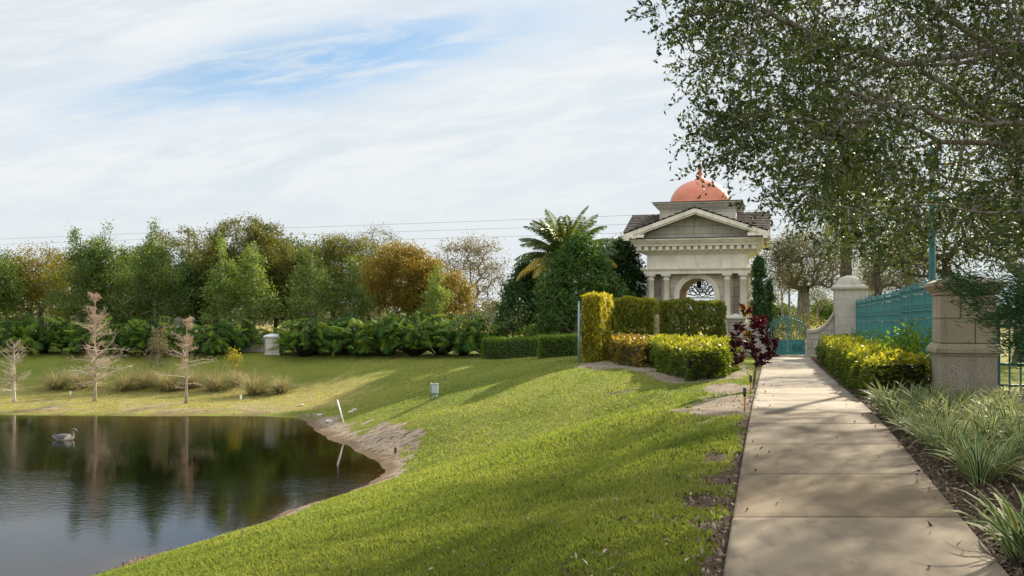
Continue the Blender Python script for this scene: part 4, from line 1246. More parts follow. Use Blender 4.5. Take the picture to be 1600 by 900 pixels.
# ------------------------------------------------------------------ lobed shrubs along the far edge of the lawn
def lobed_shrub(seed, n=150, h=1.7, w=1.15):
    rng = np.random.default_rng(seed)
    t = thing('lobed_leaf_shrub', None, 'shrub')
    a = rng.uniform(0, 2 * math.pi, n); k = rng.uniform(0, 1, n)
    rad = w * np.sqrt(rng.uniform(.12, 1, n)); zz = h * (.16 + .84 * np.sqrt(np.maximum(0, 1 - (rad / w) ** 2) + .02) * rng.uniform(.2, 1, n) ** .8)
    hub = np.stack([np.cos(a) * rad, np.sin(a) * rad * .8, zz], 1)
    m = MB()
    for q in hub: m.tube([(q[0] * .08, q[1] * .08, 0), (q[0] * .45, q[1] * .45, q[2] * .55), tuple(q)], .010, 4)
    m.build('stalks', M_core, t)
    out_ = np.stack([np.cos(a), np.sin(a), np.zeros(n)], 1)
    out_ = unit(out_ + rng.normal(size=(n, 3)) * .35 * np.array([1, 1, .3]))
    tilt = rng.uniform(-.9, .25, n)
    d = unit(out_ * np.cos(tilt)[:, None] + np.array([0, 0, 1]) * np.sin(tilt)[:, None])
    s = unit(np.cross(d, np.array([0, 0, 1.])) + rng.normal(size=(n, 3)) * .2); nr = np.cross(s, d)
    L = rng.uniform(.32, .56, n); vs = []; fs = []; vv = []; c0 = 0
    tv = rng.uniform(0, 1, n)
    for i in range(n):
        def P(tt, ss, dn=0): return hub[i] + d[i] * tt * L[i] + s[i] * ss * L[i] - nr[i] * dn * L[i]
        tri = []
        for (t0, reach, fwd) in ((.02, .32, -.12), (.16, .42, .04), (.32, .44, .2), (.48, .38, .3), (.64, .3, .34), (.78, .2, .28)):
            for sg in (-1, 1): tri.append((P(t0, 0), P(t0 + .15, 0), P(t0 + fwd * .6 + .1, sg * reach, .1 + reach * .3)))
        tri.append((P(.8, -.06), P(.8, .06), P(1.05, 0, .15)))
        for q in tri:
            vs += list(q); fs.append((c0, c0 + 1, c0 + 2)); c0 += 3; vv.append(min(1, max(0, tv[i] + rng.normal() * .05)))
    np_mesh('foliage', np.array(vs), np.array(fs), L_phil, t, {'v': ('FACE', vv)})
    return t
lp = [lobed_shrub(400 + i) for i in range(3)]
ls = [(-12, 47.5, 1.0), (28, 47, .95), (68, 47.2, 1.05), (108, 47.8, .95), (150, 46.6, .95), (190, 46.8, 1.0), (232, 46.4, .98), (272, 47.2, .9), (308, 47.5, .9), (338, 46.4, .92), (368, 47.6, .85), (474, 46.0, 1.0), (492, 46.8, 1.0),
      (530, 46.6, .92), (566, 46.3, 1.02), (606, 46.0, 1.05), (648, 45.8, 1.1), (688, 46, 1.05), (724, 45.4, 1.12), (758, 45.6, .95), (400, 50.5, .7), (560, 48.5, 1.1), (640, 48.5, 1.15)]
for i, (px, Y, sc) in enumerate(ls):
    q = lp[i] if i < 3 else dup(lp[i % 3], (0, 0, 0))
    x = PX(px, Y); q.location = (x, Y, g1(x, Y) - .05); q.rotation_euler = (0, 0, rr.uniform(0, 6.28)); q.scale = (sc * 1.22, sc * 1.2, sc * rr.uniform(1.15, 1.32))
    lab = 'big lobed leaf shrub in the dark green row along the far edge of the lawn'
    if px == 474: lab = 'large lobed leaf shrub just right of the white capped stone pier, spilling onto the lawn'
    if px == 758: lab = 'lobed leaf shrub at the right end of the row, next to the clipped box hedge'
    tag(q, lab, 'shrub', 'lobed shrubs along the far lawn edge')

# white capped pier, grey posts behind the shrubs
x = PX(428, 46.6)
t = thing('capped_pier', 'stubby stone pier with a rounded white cap among the dark shrubs across the pond', 'pier', (x, 46.6, g1(x, 46.6) - .03), scale=.82)
m = MB(); m.box(-.42, .42, -.42, .42, 0, 1.0); m.box(-.46, .46, -.46, .46, 0, .14); m.build('shaft', M_weather, t, bevel=.02)
m = MB(); m.frus(.44, .5, 1.001, 1.08); m.box(-.52, .52, -.52, .52, 1.08, 1.14); m.frus(.5, .34, 1.14, 1.22); m.frus(.34, .1, 1.22, 1.27); m.build('cap', plain('white_cap_paint', (.6, .62, .62), .6), t, bevel=.02)
x = PX(400, 48.4)
m = MB(); m.box(-1.1, .55, -.1, .1, -.1, .62); m.box(-1.12, .57, -.14, .14, .62, .7)
tag(m.build('boundary_wall', M_weather, None, (x, 48.4, g1(x, 48.4))), 'low grey wall stub left of the white capped pier', 'wall')
for px, lab in ((279, 'grey stone post behind the shrubs, left of the pair under the dark trees'), (298, 'grey stone post behind the shrubs, right of the pair under the dark trees')):
    x = PX(px, 51); m = MB(); m.frus(.17, .15, -.1, 1.55); m.frus(.2, .2, 1.55, 1.63); m.frus(.2, .04, 1.63, 1.75)
    tag(m.build('stone_post', M_weather, None, (x, 51, g1(x, 51))), lab, 'post', 'grey posts across the pond')

# ------------------------------------------------------------------ tree row beyond the pond
ROW = 'trees in the row beyond the pond'
tree('green_tree', 'dark green tree at the left edge beyond the pond', -8, 53, 383, 42, 500, L_green, M_bark, 501, 120, 46, .17, .45, group=ROW)
tree('olive_tree', 'olive gold tree with an open crown and visible forked limbs at the left edge', 66, 55, 374, 52, 492, L_gold, M_barkdk, 502, 120, 40, .17, .46, group=ROW, trunk_r=.2)
tree('green_tree', 'upright light green tree right of the olive gold one', 126, 51, 358, 42, 520, L_green, M_bark, 503, 130, 44, .17, .4, 'spire', ROW)
tree('green_tree', 'tall pointed light green tree behind the largest bare sapling', 172, 51.5, 350, 48, 525, L_green, M_bark, 504, 150, 44, .17, .42, 'spire', ROW)
tree('green_tree', 'slender pointed green tree with a pale stem, left of the olive one below the pole', 243, 50.5, 344, 46, 520, L_green, M_barkpale, 505, 140, 44, .17, .42, 'spire', ROW)
tree('olive_tree', 'rounded olive brown tree behind the slender pointed one', 280, 57, 362, 64, 482, L_olive, M_barkdk, 506, 230, 40, .17, .33, group=ROW)
tree('dark_tree', 'dense dark green tree filling the row behind the pointed trees', 205, 55, 384, 70, 515, L_dark, M_barkdk, 507, 150, 46, .19, .55, group=ROW)
tree('dark_tree', 'dense dark green tree below the highest olive crown', 312, 54.5, 392, 52, 518, L_dark, M_barkdk, 508, 140, 46, .19, .5, group=ROW)
tree('olive_tree', 'largest olive tree with the highest rounded crown of the row', 388, 54, 333, 82, 488, L_olive, M_barkdk, 509, 430, 42, .17, .30, group=ROW, trunk_r=.22)
tree('olive_tree', 'olive brown tree hanging low behind the fresh green pair', 430, 58, 362, 66, 505, L_olive, M_barkdk, 510, 260, 40, .17, .34, group=ROW)
tree('fresh_green_tree', 'thin fresh green tree in front of the highest crown, left of its twin', 346, 49.5, 372, 24, 528, L_fresh, M_barkpale, 511, 90, 34, .16, .36, 'spire', ROW, trunk_r=.08)
tree('fresh_green_tree', 'thin fresh green tree in front of the highest crown, right of its twin', 397, 49.5, 368, 26, 530, L_fresh, M_barkpale, 512, 100, 34, .16, .36, 'spire', ROW, trunk_r=.08)
tree('olive_tree', 'wide olive green tree left of the orange one', 520, 56, 355, 84, 492, L_olive, M_barkdk, 513, 380, 40, .17, .32, group=ROW, trunk_r=.2)
tree('fresh_green_tree', 'airy green tree with a pale stem in front of the wide olive one', 487, 49.5, 384, 36, 528, L_green, M_barkpale, 514, 110, 34, .16, .4, 'spire', ROW, trunk_r=.08)
tree('fresh_green_tree', 'low airy green tree beside the orange crown on its left', 550, 50, 404, 30, 525, L_green, M_barkpale, 515, 70, 32, .16, .38, 'spire', ROW, trunk_r=.07)
tree('grey_tree', 'grey green treetop showing between the wide olive crown and the orange one', 592, 62, 352, 40, 450, L_bgoak, M_bark, 516, 90, 26, .16, .45, group=ROW)
tree('orange_tree', 'broad orange and rust coloured tree in the row', 636, 53, 365, 72, 502, L_orange, M_barkdk, 517, 330, 40, .17, .32, group=ROW, trunk_r=.16)
tree('orange_tree', 'smaller orange gold tree at the right foot of the broad orange one', 704, 51.5, 420, 34, 498, L_orange, M_barkdk, 518, 80, 40, .16, .4, group=ROW)
tree('fresh_green_tree', 'small yellow green tree in front of the orange crown', 684, 49, 418, 20, 512, L_fresh, M_barkpale, 519, 45, 34, .15, .32, 'spire', ROW, trunk_r=.06)
tree('bare_tree', 'nearly bare grey brown tree right of the orange one', 732, 58, 358, 64, 480, L_grey, M_bark, 520, 300, 22, .11, .38, group=ROW, trunk_r=.26, twig=.014, lift=.1, shell=.15)
tree('green_tree', 'dark green tree behind the wide olive crown', 455, 60, 372, 60, 500, L_dark, M_barkdk, 521, 120, 40, .19, .5, group=ROW)
for k_, (px, top, hf, lab) in enumerate([(20, 392, 50, 'olive green tree of the second rank at the left edge, behind the open gold one'), (108, 388, 50, 'olive green tree of the second rank between the gold one and the pointed ones'), (222, 376, 48, 'olive green tree of the second rank between the two tallest pointed trees'),
                                        (338, 378, 52, 'olive green tree of the second rank, half hidden left of the highest crown'), (470, 366, 50, 'olive green tree of the second rank between the two widest olive crowns'), (578, 384, 46, 'olive green tree of the second rank, left behind the broad orange one'), (668, 410, 44, 'olive green tree of the second rank, low behind the broad orange one')]):
    tree('olive_tree', lab, px, 61 + k_ % 3, top, hf, 512, L_olive, M_barkdk, 900 + k_, 120, 34, .2, .55, group=ROW)
shrub('leaning_shrub', 'thin grey green shrub at the left foot of the dark conifers', PX(812, 44), 44, 2.4, 1.0, L_green, 530, 420, .13, .4, stems=16)
shrub('round_shrub', 'dark green round shrub under the big conifer', PX(843, 43.5), 43.5, 1.5, .95, L_clip, 531, 1000, .13, .5)

# dark conifers and the date palm beside the gatehouse
tree('conifer', 'big egg shaped dark green conifer left of the gatehouse, in front of the palm', 906, 42.5, 372, 60, 518, L_conifer, M_barkpale, 540, 330, 56, .19, .30, 'egg', cat='conifer', trunk_r=.3, tone=.6, aspect=.3, lift=-.1)
tree('conifer', 'dark conifer between the big egg shaped one and the gatehouse', 972, 47.5, 377, 42, 500, L_cyp, M_barkdk, 541, 240, 54, .19, .32, 'egg', cat='conifer', trunk_r=.2, tone=.6, aspect=.3, lift=-.1)
tree('conifer', 'shorter dark conifer under the palm fronds, left of the big egg shaped one', 822, 46.5, 416, 40, 520, L_cyp, M_barkdk, 542, 230, 52, .19, .32, 'egg', cat='conifer', trunk_r=.2, tone=.6, aspect=.3, lift=-.1)
tree('italian_cypress', 'narrow dark cypress column right of the gatehouse', 1186, 41.5, 397, 13, 545, L_cyp, M_barkdk, 543, 170, 44, .15, .14, 'column', cat='cypress', trunk_r=.1, tone=.55, aspect=.3, lift=.6)
tree('italian_cypress', 'short thin cypress pressed against the narrow dark column', 1202, 41.8, 434, 6, 545, L_cyp, M_barkdk, 544, 80, 30, .14, .11, 'column', cat='cypress', trunk_r=.07, tone=.55, aspect=.3, lift=.6)


def palm(name, label, px, Y, hub_y, nfr, L, seed, old=6, trunk_r=.28, up0=1.45, lo=-.55, zb=None, cat='palm tree'):
    rng = np.random.default_rng(seed)
    x = PX(px, Y); z0 = g1(x, Y) - .05
    t = thing(name, label, cat, (x, Y, z0))
    hz = PZ(hub_y, Y) - z0
    m = MB(); pts = [(0, 0, hz * i / 14) for i in range(15)]
    m.tube(pts, [trunk_r * (1.15 if i % 2 else 1.0) for i in range(15)], 12, smooth=False); m.build('trunk', M_barkdk, t)
    for i in range(nfr):
        f = i / (nfr - 1)
        a = i * 2.39996 + rng.uniform(-.2, .2); e = up0 + (lo - up0) * f ** 1.0 + rng.uniform(-.1, .1)
        isold = f > 1 - old / nfr
        ln = L * rng.uniform(.85, 1.08); segs = 12
        hd = np.array([math.cos(a), math.sin(a), 0]); side = np.array([-math.sin(a), math.cos(a), 0])
        p = np.array([0, 0, hz]) + hd * .12; P = []; D = []
        for k in range(segs + 1):
            s = k / segs; ee = e - (1.05 + .35 * f) * s ** 1.5
            d = hd * math.cos(ee) + np.array([0, 0, 1]) * math.sin(ee)
            P.append(p.copy()); D.append(d); p = p + d * ln / segs
        P = np.array(P); D = np.array(D)
        vs = []; fs = []; vv = []
        for k in range(segs):                    # rachis
            w = .035 * (1 - k / segs) + .008; w2 = .035 * (1 - (k + 1) / segs) + .008
            n_ = np.cross(side, D[k])
            b0 = len(vs); vs += [P[k] - side * w, P[k] + n_ * w, P[k] + side * w, P[k + 1] - side * w2, P[k + 1] + n_ * w2, P[k + 1] + side * w2]
            fs += [(b0, b0 + 1, b0 + 4, b0 + 3), (b0 + 1, b0 + 2, b0 + 5, b0 + 4)]; vv += [.85, .85]
        npair = 46; cv = rng.uniform(.95, 1.0) if isold else rng.uniform(.05, .6)
        for q in range(npair):
            s = .1 + .9 * q / npair; kf = s * segs; k = min(segs - 1, int(kf)); fr_ = kf - k
            p0 = P[k] * (1 - fr_) + P[k + 1] * fr_; d = D[k]; n_ = np.cross(side, d)
            ll = .42 * L / 2.4 * (math.sin(math.pi * min(1, s * .9 + .12)) ** .6) * rng.uniform(.85, 1.1) + .06
            for sg in (-1, 1):
                dd = d * .62 + side * sg * .8 + n_ * rng.uniform(.1, .5); dd /= np.linalg.norm(dd)
                tip = p0 + dd * ll - np.array([0, 0, ll * .22 * (1 + f)]); mid = p0 + dd * ll * .5
                ww = d * .022 * L / 2.4 * 1.3
                b0 = len(vs); vs += [p0, mid + ww, tip, mid - ww]; fs.append((b0, b0 + 1, b0 + 2, b0 + 3)); vv.append(min(1, max(0, cv + rng.normal() * .06)))
        np_mesh('frond', np.array(vs), np.array(fs), L_palm, t, {'v': ('FACE', vv)})
    return t
palm('date_palm', 'date palm with arching green fronds and drooping golden old ones, behind the conifers', 884, 45.2, 405, 58, 2.65, 550, old=13, up0=1.5, lo=-.05)
palm('date_palm', 'tall palm behind the oak leaves, its dark trunk above the domed pier', 1322, 52, 306, 40, 3.1, 551, old=0, up0=1.5, lo=-.9)

# ------------------------------------------------------------------ far trees right of the gatehouse
BG = 'background trees right of the gatehouse'
tree('spreading_oak', 'wide grey green oak with a thick forked trunk, behind the teal gate', 1256, 58, 352, 74, 462, L_bgoak, M_bark, 560, 330, 34, .14, .5, group=BG, trunk_r=.46, twig=.014, lift=.2, shell=.3)
tree('spreading_oak', 'grey green oak crown behind the domed pier and the teal fence', 1400, 62, 372, 72, 470, L_bgoak, M_bark, 561, 280, 34, .15, .52, group=BG, trunk_r=.35, twig=.014)
tree('spreading_oak', 'oak whose olive crown hangs behind the near oak, its trunk out of frame', 1640, 21.5, 70, 200, 335, L_oak, M_bark, 565, 170, 46, .085, .36, group=BG, trunk_r=.17, twig=.010, lift=.05, shell=.25, lean=-3.2, tone=.5)
tree('spreading_oak', 'olive oak crown hanging before the tall palm, above the domed pier', 1370, 41, 300, 70, 425, L_oak, M_barkdk, 566, 150, 40, .10, .42, group=BG, trunk_r=.2, twig=.012, shell=.3)
tree('spreading_oak', 'brown oak with crooked dark limbs rising behind the coral stone pier', 1480, 30, 285, 125, 440, L_oak, M_barkdk, 562, 170, 44, .095, .42, group=BG, trunk_r=.30, twig=.012, lift=-.05, shell=.3)
tree('spreading_oak', 'oak with a straight grey trunk at the right edge behind the conifer branch', 1600, 34, 285, 115, 440, L_oak, M_bark, 563, 140, 40, .1, .45, group=BG, trunk_r=.34, twig=.012, shell=.3)
for i, (px, Y, top, hw, low, lab) in enumerate([(1203, 75, 452, 9, 478, 'thin pine with a small flat crown just right of the cypress'), (1222, 80, 420, 20, 462, 'slender pine standing left of the thick oak trunk'),
                                                (1233, 84, 410, 22, 455, 'second slender pine left of the thick oak trunk, behind the first'), (1278, 86, 442, 20, 480, 'small dark pine between the thick oak trunk and the domed pier'),
                                                (1358, 70, 430, 22, 476, 'pine showing above the teal fence just right of the domed pier'), (920 - 150, 90, 470, 22, 486, 'low pine seen far off under the bare tree')]):
    tree('slender_pine', lab, px, Y, top, hw, low, L_bgoak, M_bark, 570 + i, 34, 26, .17, .5, group='slender pines in the distance', trunk_r=.13, cat='pine tree')
tree('far_tree', 'round green tree far off just left of the domed pier', 1292, 95, 470, 20, 496, L_green, M_barkdk, 580, 60, 26, .25, .7, group=BG)
tree('far_tree', 'green tree far off behind the gate bars', 1216, 92, 476, 16, 500, L_green, M_barkdk, 581, 50, 26, .25, .7, group=BG)

# a low far-off wood closes the horizon
rng = np.random.default_rng(590); n = 26000
ang = rng.uniform(-.75, .75, n); dist = rng.uniform(150, 200, n)
fx_, fy_ = np.sin(ang) * dist, np.cos(ang) * dist
hg = 1.2 + 3.4 * fbm(fx_, fy_, 14, 71)
c = np.stack([fx_, fy_, -.3 + hg * rng.uniform(0, 1, n)], 1)
tag(leaves('far_wood', c, .9, .6, L_far, rng, None, v=fbm(fx_, fy_, 9, 75) * .6 + rng.uniform(0, .4, n)), 'low far off wood along the horizon', 'wood', kind='stuff')
# tall dry grass and scrub of the field behind the tree row
n = 16000
fx_ = rng.uniform(-42, 30, n); fy_ = rng.uniform(62, 100, n)
c = np.stack([fx_, fy_, -.2 + rng.uniform(0, 1.1, n) * fbm(fx_, fy_, 4, 80)], 1)
tag(leaves('dry_field_grass', c, .5, .14, L_tuft, rng, None, v=rng.uniform(0, 1, n), dirs=np.tile([[0, 0, 1.]], (n, 1)), dirw=.6), 'pale dry grass of the field behind the tree row', 'grass', kind='stuff')

# ------------------------------------------------------------------ power lines
def pole(px, Y, top, label):
    x = PX(px, Y); z0 = g1(x, Y); h = PZ(top, Y) - z0
    t = thing('utility_pole', label, 'utility pole', (x, Y, z0 - .1), 0, 'utility poles behind the trees')
    m = MB(); m.lathe([(.19, 0), (.13, h)], 0, 0, 10); m.build('shaft', M_pole, t)
    m = MB(); m.box(-.7, .7, -.06, .06, h - .45, h - .33); m.build('crossarm', M_pole, t)
    return h + z0
pole(295, 132, 356, 'dark utility pole whose tip shows above the olive trees')
pole(1420, 92, 318, 'utility pole hidden among the oak leaves on the right')
for i, (y0, y1, lab) in enumerate([(372.5, 334.5, 'highest power line across the sky'), (381, 348.5, 'middle power line across the sky'), (391, 362, 'lowest power line across the sky')]):
    pts = []
    for k in range(25):
        px = -300 + (1420 + 300) * k / 24; iv = (1 / 132) + (px - 295) / (1420 - 295) * (1 / 92 - 1 / 132)
        pts.append(PT(px, y0 + (y1 - y0) * px / 1000 + 1.5 * math.sin(math.pi * ((px - 295) / 1125 % 1)), 1 / iv))
    m = MB(); m.tube([p - pts[12] for p in pts], .016, 5)
    tag(m.build('power_line', M_wire, None, pts[12]), lab, 'power line', 'power lines')

# ------------------------------------------------------------------ far bank: bare saplings, leafy saplings, grass tufts
def bare_cypress(px, Y, top, half, seed, label, nt_=70, mat=M_twig, rust=0, low=.16):
    rng = np.random.default_rng(seed)
    x = PX(px, Y); z0 = g1(x, Y) - .04; H_ = PZ(top, Y) - z0; hw = half / F * Y
    t = thing('bare_cypress', label, 'sapling', (x, Y, z0), 0, 'bare cypress saplings on the far bank')
    wv = rng.uniform(-.03, .03, (8, 2)) * H_ / 4
    def stem(z):
        q = np.clip(z / H_, 0, 1) * 7; k = int(min(6, q)); f_ = q - k
        return np.array([*(wv[k] * (1 - f_) + wv[k + 1] * f_), z])
    m = MB(); zs = np.linspace(0, H_ * .97, 12)
    m.tube([stem(z) for z in zs], [.085] + [.055 * (1 - .85 * k / 11) + .004 for k in range(1, 12)], 7); m.build('trunk', M_cyptrunk if rust else mat, t)
    m = MB(); tw = []
    for k in range(nt_):
        tt = low + (1 - low) * rng.uniform(0, 1) ** .9; a = rng.uniform(0, 6.283)
        reach = hw * (1.08 - .9 * ((tt - low) / (1 - low)) ** 1.1) * rng.choice([.4, .6, .8, 1.0, 1.3], p=[.25, .25, .2, .2, .1]) + .06
        p = stem(tt * H_); e_ = rng.uniform(-.05, .4) + .9 * max(0, tt - .45)
        d = np.array([math.cos(a) * math.cos(e_), math.sin(a) * math.cos(e_), math.sin(e_)])
        P = [p]; ns_ = 5
        for q in range(ns_):
            d = unit(d + rng.normal(size=3) * .13); p = p + d * reach / ns_; P.append(p)
        r0 = .005 + .009 * reach / hw
        m.tube(P, [r0 * (1 - .7 * q / ns_) for q in range(ns_ + 1)], 4)
        for q in range(1, ns_ + 1):
            for _ in range(3):
                d2 = unit(d + rng.normal(size=3) * .75 + np.array([0, 0, .1])); l2 = reach * rng.uniform(.12, .36)
                e2 = P[q] + d2 * l2 + rng.normal(size=3) * .02
                m.tube([P[q], (P[q] + e2) / 2 + rng.normal(size=3) * .02, e2], [.0036, .0028, .0015], 3); tw += [e2, (P[q] + e2) / 2]
    m.build('branches', mat, t)
    pos = np.array(tw); n0 = 0
    # fine hanging twigs
    c, v = clump_leaves(rng, pos[n0:], 1, .07, .3)
    leaves('twigs', c, .11, .010, L_grey if not rust else L_rust, rng, t, up=0, v=v, dirs=np.tile([[0, 0, -.6]], (len(c), 1)), dirw=.25)
    return t
bare_cypress(148, 36.6, 462, 44, 601, 'tallest bare pinkish sapling with rusty needles, standing on the far bank', 84, rust=1)
bare_cypress(22, 36.6, 536, 40, 602, 'bleached bare sapling at the left edge of the far bank', 56)
bare_cypress(292, 36.2, 496, 34, 603, 'thin bare sapling with a red brown stem, right one on the far bank', 40, rust=1)

tree('leafy_sapling', 'slender pale leafy sapling behind the grass tufts, between two bare saplings', 247, 41.5, 503, 17, 585, L_grey, M_barkpale, 610, 42, 26, .085, .2, 'spire', 'leafy saplings on the far bank', 'sapling', .03, tone=.4, twig=.006)
tree('leafy_sapling', 'small sapling with yellow green leaves among the grass tufts', 366, 40.6, 545, 11, 585, L_bamboo, M_barkpale, 611, 16, 22, .09, .16, 'round', 'leafy saplings on the far bank', 'sapling', .025, tone=.4, twig=.006)

def tuft(seed, n=420, L=1.15, seg=5):
    rng = np.random.default_rng(seed)
    t = thing('grass_tuft', None, 'grass tuft')
    a = rng.uniform(0, 2 * math.pi, n); e0 = rng.uniform(.55, 1.5, n); ln = L * rng.uniform(.6, 1.1, n); bend = rng.uniform(.5, 1.9, n)
    hd = np.stack([np.cos(a), np.sin(a), np.zeros(n)], 1); side = np.stack([-np.sin(a), np.cos(a), np.zeros(n)], 1)
    p = hd * rng.uniform(0, .14, n)[:, None]; vs = np.zeros((n, seg + 1, 2, 3))
    for k in range(seg + 1):
        s = k / seg; e = e0 - bend * s ** 1.4; w = .010 * (1 - s * .85)
        vs[:, k, 0] = p - side * w; vs[:, k, 1] = p + side * w
        p = p + (hd * np.cos(e)[:, None] + np.array([0, 0, 1]) * np.sin(e)[:, None]) * (ln / seg)[:, None]; p[:, 2] = np.maximum(p[:, 2], .02)
    o = np.arange(n)[:, None] * (seg + 1) * 2 + np.arange(seg)[None, :] * 2
    np_mesh('blades', vs.reshape(-1, 3), np.stack([o, o + 1, o + 3, o + 2], -1).reshape(-1, 4), L_tuft, t, {'v': ('FACE', np.repeat(rng.uniform(0, 1, n), seg))})
    return t
tp = [tuft(620 + i) for i in range(3)]
for i, (px, Y, s_, lab) in enumerate([(90, 40, 1.0, 'brown grass tuft left of the tallest bare sapling'), (128, 40.3, .9, 'brown grass tuft directly behind the tallest bare sapling'), (196, 39.6, 1.05, 'grass tuft right of the tallest bare sapling, left of the pale leafy one'), (228, 40.4, .9, 'grass tuft at the foot of the pale leafy sapling, left side'), (262, 39.6, 1.05, 'grass tuft between the pale leafy sapling and the thin bare one'), (300, 40.3, .9, 'brown grass tuft behind the thin bare sapling'),
                                      (338, 39.8, 1.0, 'grass tuft left of the yellow leaved sapling'), (398, 39.0, 1.12, 'largest straw coloured grass tuft, right of the yellow leaved sapling'), (440, 39.4, .8, 'dark low grass tuft at the right end of the tufts'), (372, 41, .85, 'grass tuft right behind the yellow leaved sapling')]):
    q = tp[i] if i < 3 else dup(tp[i % 3], (0, 0, 0))
    x = PX(px, Y); q.location = (x, Y, g1(x, Y) - .02); q.rotation_euler = (0, 0, rr.uniform(0, 6.28)); q.scale = (s_ * 1.28, s_ * 1.28, s_ * 1.05)
    tag(q, lab, 'grass tuft', 'grass tufts on the far bank')

# ------------------------------------------------------------------ small things on the lawn and the water
x = PX(679, 29.3); zb = g1(x, 29.3) - .04
t = thing('utility_box', 'small grey utility box on two short posts in the middle of the lawn', 'utility box', (x, 29.3, zb), R(-12))
m = MB(); m.box(-.07, .11, -.06, .07, .22, .5); m.build('box', M_box, t, bevel=.01)
m = MB(); m.box(-.08, .12, -.07, .08, .5, .52); m.build('lid', M_box, t)
m = MB(); m.tube([(-.12, .02, 0), (-.12, .02, .54)], .016, 8); m.tube([(-.12, .02, .46), (-.06, .02, .46)], .012, 6); m.tube([(-.12, .02, .28), (-.06, .02, .28)], .012, 6); m.build('bracket', M_galv, t)
for dx in (-.02, .06):
    m = MB(); m.tube([(dx, 0, 0), (dx, 0, .23)], .024, 8); m.build('leg', M_galv, t)
pt = PT(540, 668, 28.6); zb = g1(pt.x, pt.y)
m = MB(); m.tube([(0, 0, -.1), (-.25, 0, .80)], .022, 8)
tag(m.build('leaning_stake', M_pvc, None, (pt.x, pt.y, zb)), 'white pipe stake leaning at the sandy edge of the pond', 'stake')
for px, py, Y, h, lab in ((110, 615, 38.6, .14, 'short white pipe stub on the far bank near the tallest bare sapling'), (376, 622, 37.4, .2, 'short white pipe stub on the far bank below the largest straw coloured tuft')):
    x = PX(px, Y); m = MB(); m.tube([(0, 0, -.05), (.005, 0, h)], .035, 8); m.lathe([(.042, h - .03), (.042, h + .01)], 0, 0, 8)
    tag(m.build('pipe_stub', M_pvc, None, (x, Y, g1(x, Y))), lab, 'pipe stub', 'white pipe stubs on the far bank')
def rock(px, Y, s, seed, label):
    rng = np.random.default_rng(seed); x = PX(px, Y)
    import bmesh
    bm = bmesh.new(); bmesh.ops.create_icosphere(bm, subdivisions=2, radius=1)
    ks = unit(rng.normal(size=(6, 3)))
    for v in bm.verts:
        q = np.array(v.co); k = 1 + .22 * float((np.exp(-3 * (1 - ks @ q)) * np.array([1, -1, 1, -1, .6, -.8])).sum())
        v.co = Vector(q * k * np.array([1.2, .9, .62]) * s)
    me = bpy.data.meshes.new('rock'); bm.to_mesh(me); bm.free(); me.materials.append(M_rock)
    o = bpy.data.objects.new('rock', me); C.objects.link(o); o.location = (x, Y, g1(x, Y) + s * .22); o.rotation_euler = (0, 0, rng.uniform(0, 6))
    tag(o, label, 'rock', 'pale rocks by the pond')
rock(500, 32.4, .085, 1, 'round pale rock left of the leaning white stake'); rock(514, 30.2, .12, 2, 'flat pale rock just beside the water, left of the leaning stake'); rock(548, 31.6, .085, 3, 'pale rock right of the leaning stake, left of two'); rock(555, 31.9, .1, 4, 'pale rock right of the leaning stake, right of two'); rock(471, 34.9, .09, 5, 'pale rock on the far bank right of the dark low tuft')
x = PX(618, 23.4); m = MB(); m.box(-.03, .03, -.02, .02, -.05, .13)
tag(m.build('short_peg', M_barkdk, None, (x, 23.4, g1(x, 23.4))), 'short dark wooden peg in the sandy beach', 'peg')

# the goose: one loft from tail to bill, wings laid on
def loft(stations, n=14):
    vs = []; fs = []; ms = len(stations)
    P = [Vector((s[0], 0, s[1])) for s in stations]
    for i, s in enumerate(stations):
        d = (P[min(i + 1, ms - 1)] - P[max(0, i - 1)]).normalized(); up = Vector((-d.z, 0, d.x))
        for k in range(n):
            a = 2 * math.pi * k / n
            vs.append(P[i] + Vector((0, 1, 0)) * s[2] * math.cos(a) + up * s[3] * math.sin(a))
    for i in range(ms - 1):
        for k in range(n): fs.append((i * n + k, i * n + (k + 1) % n, (i + 1) * n + (k + 1) % n, (i + 1) * n + k))
    fs.append(tuple(range(n - 1, -1, -1))); fs.append(tuple((ms - 1) * n + k for k in range(n)))
    return vs, fs
st = [(-.36, .125, .012, .008), (-.32, .11, .05, .025), (-.26, .085, .085, .055), (-.16, .065, .125, .09), (-.04, .055, .14, .105), (.08, .055, .135, .108), (.165, .07, .108, .1), (.215, .105, .078, .075), (.235, .15, .052, .05), (.24, .195, .036, .036), (.245, .235, .031, .031), (.255, .272, .033, .035), (.278, .298, .037, .036), (.305, .298, .034, .032), (.325, .285, .022, .02), (.35, .268, .016, .013), (.378, .25, .013, .008), (.392, .242, .008, .004)]
vs, fs = loft(st)
cols = []
for i, s in enumerate(st):
    for k in range(14):
        upn = math.sin(2 * math.pi * k / 14)
        if i >= 14: c = (.12, .1, .085)
        elif i >= 8: c = (.085, .09, .1) if upn > -.6 else (.13, .12, .11)
        elif i >= 5: c = (.52, .43, .33) if upn < .55 or i == 7 else (.12, .105, .095)
        elif i <= 2: c = (.46, .42, .36) if upn < .35 else (.09, .09, .1)
        else: c = (.10, .09, .08) if upn > -.2 else (.4, .34, .27)
        cols.append(c + (1,))
M_goose, b = newmat('goose_plumage')
o_ = b.obj(); ac = b.attr('Col').outputs['Color']
nf_ = b.noise(b.vmul(o_, (1, 2.5, 2.5)), 40, 3)
out(b, b.n('ShaderNodeBsdfPrincipled', ins={'Base Color': b.mix(b.math('MULTIPLY', b.range(nf_, .45, .65), .35), ac, (.08, .075, .07)), 'Roughness': .7, 'Normal': b.bump(nf_, .4, .01)}).outputs[0])
gx_ = PX(101, 27.0)
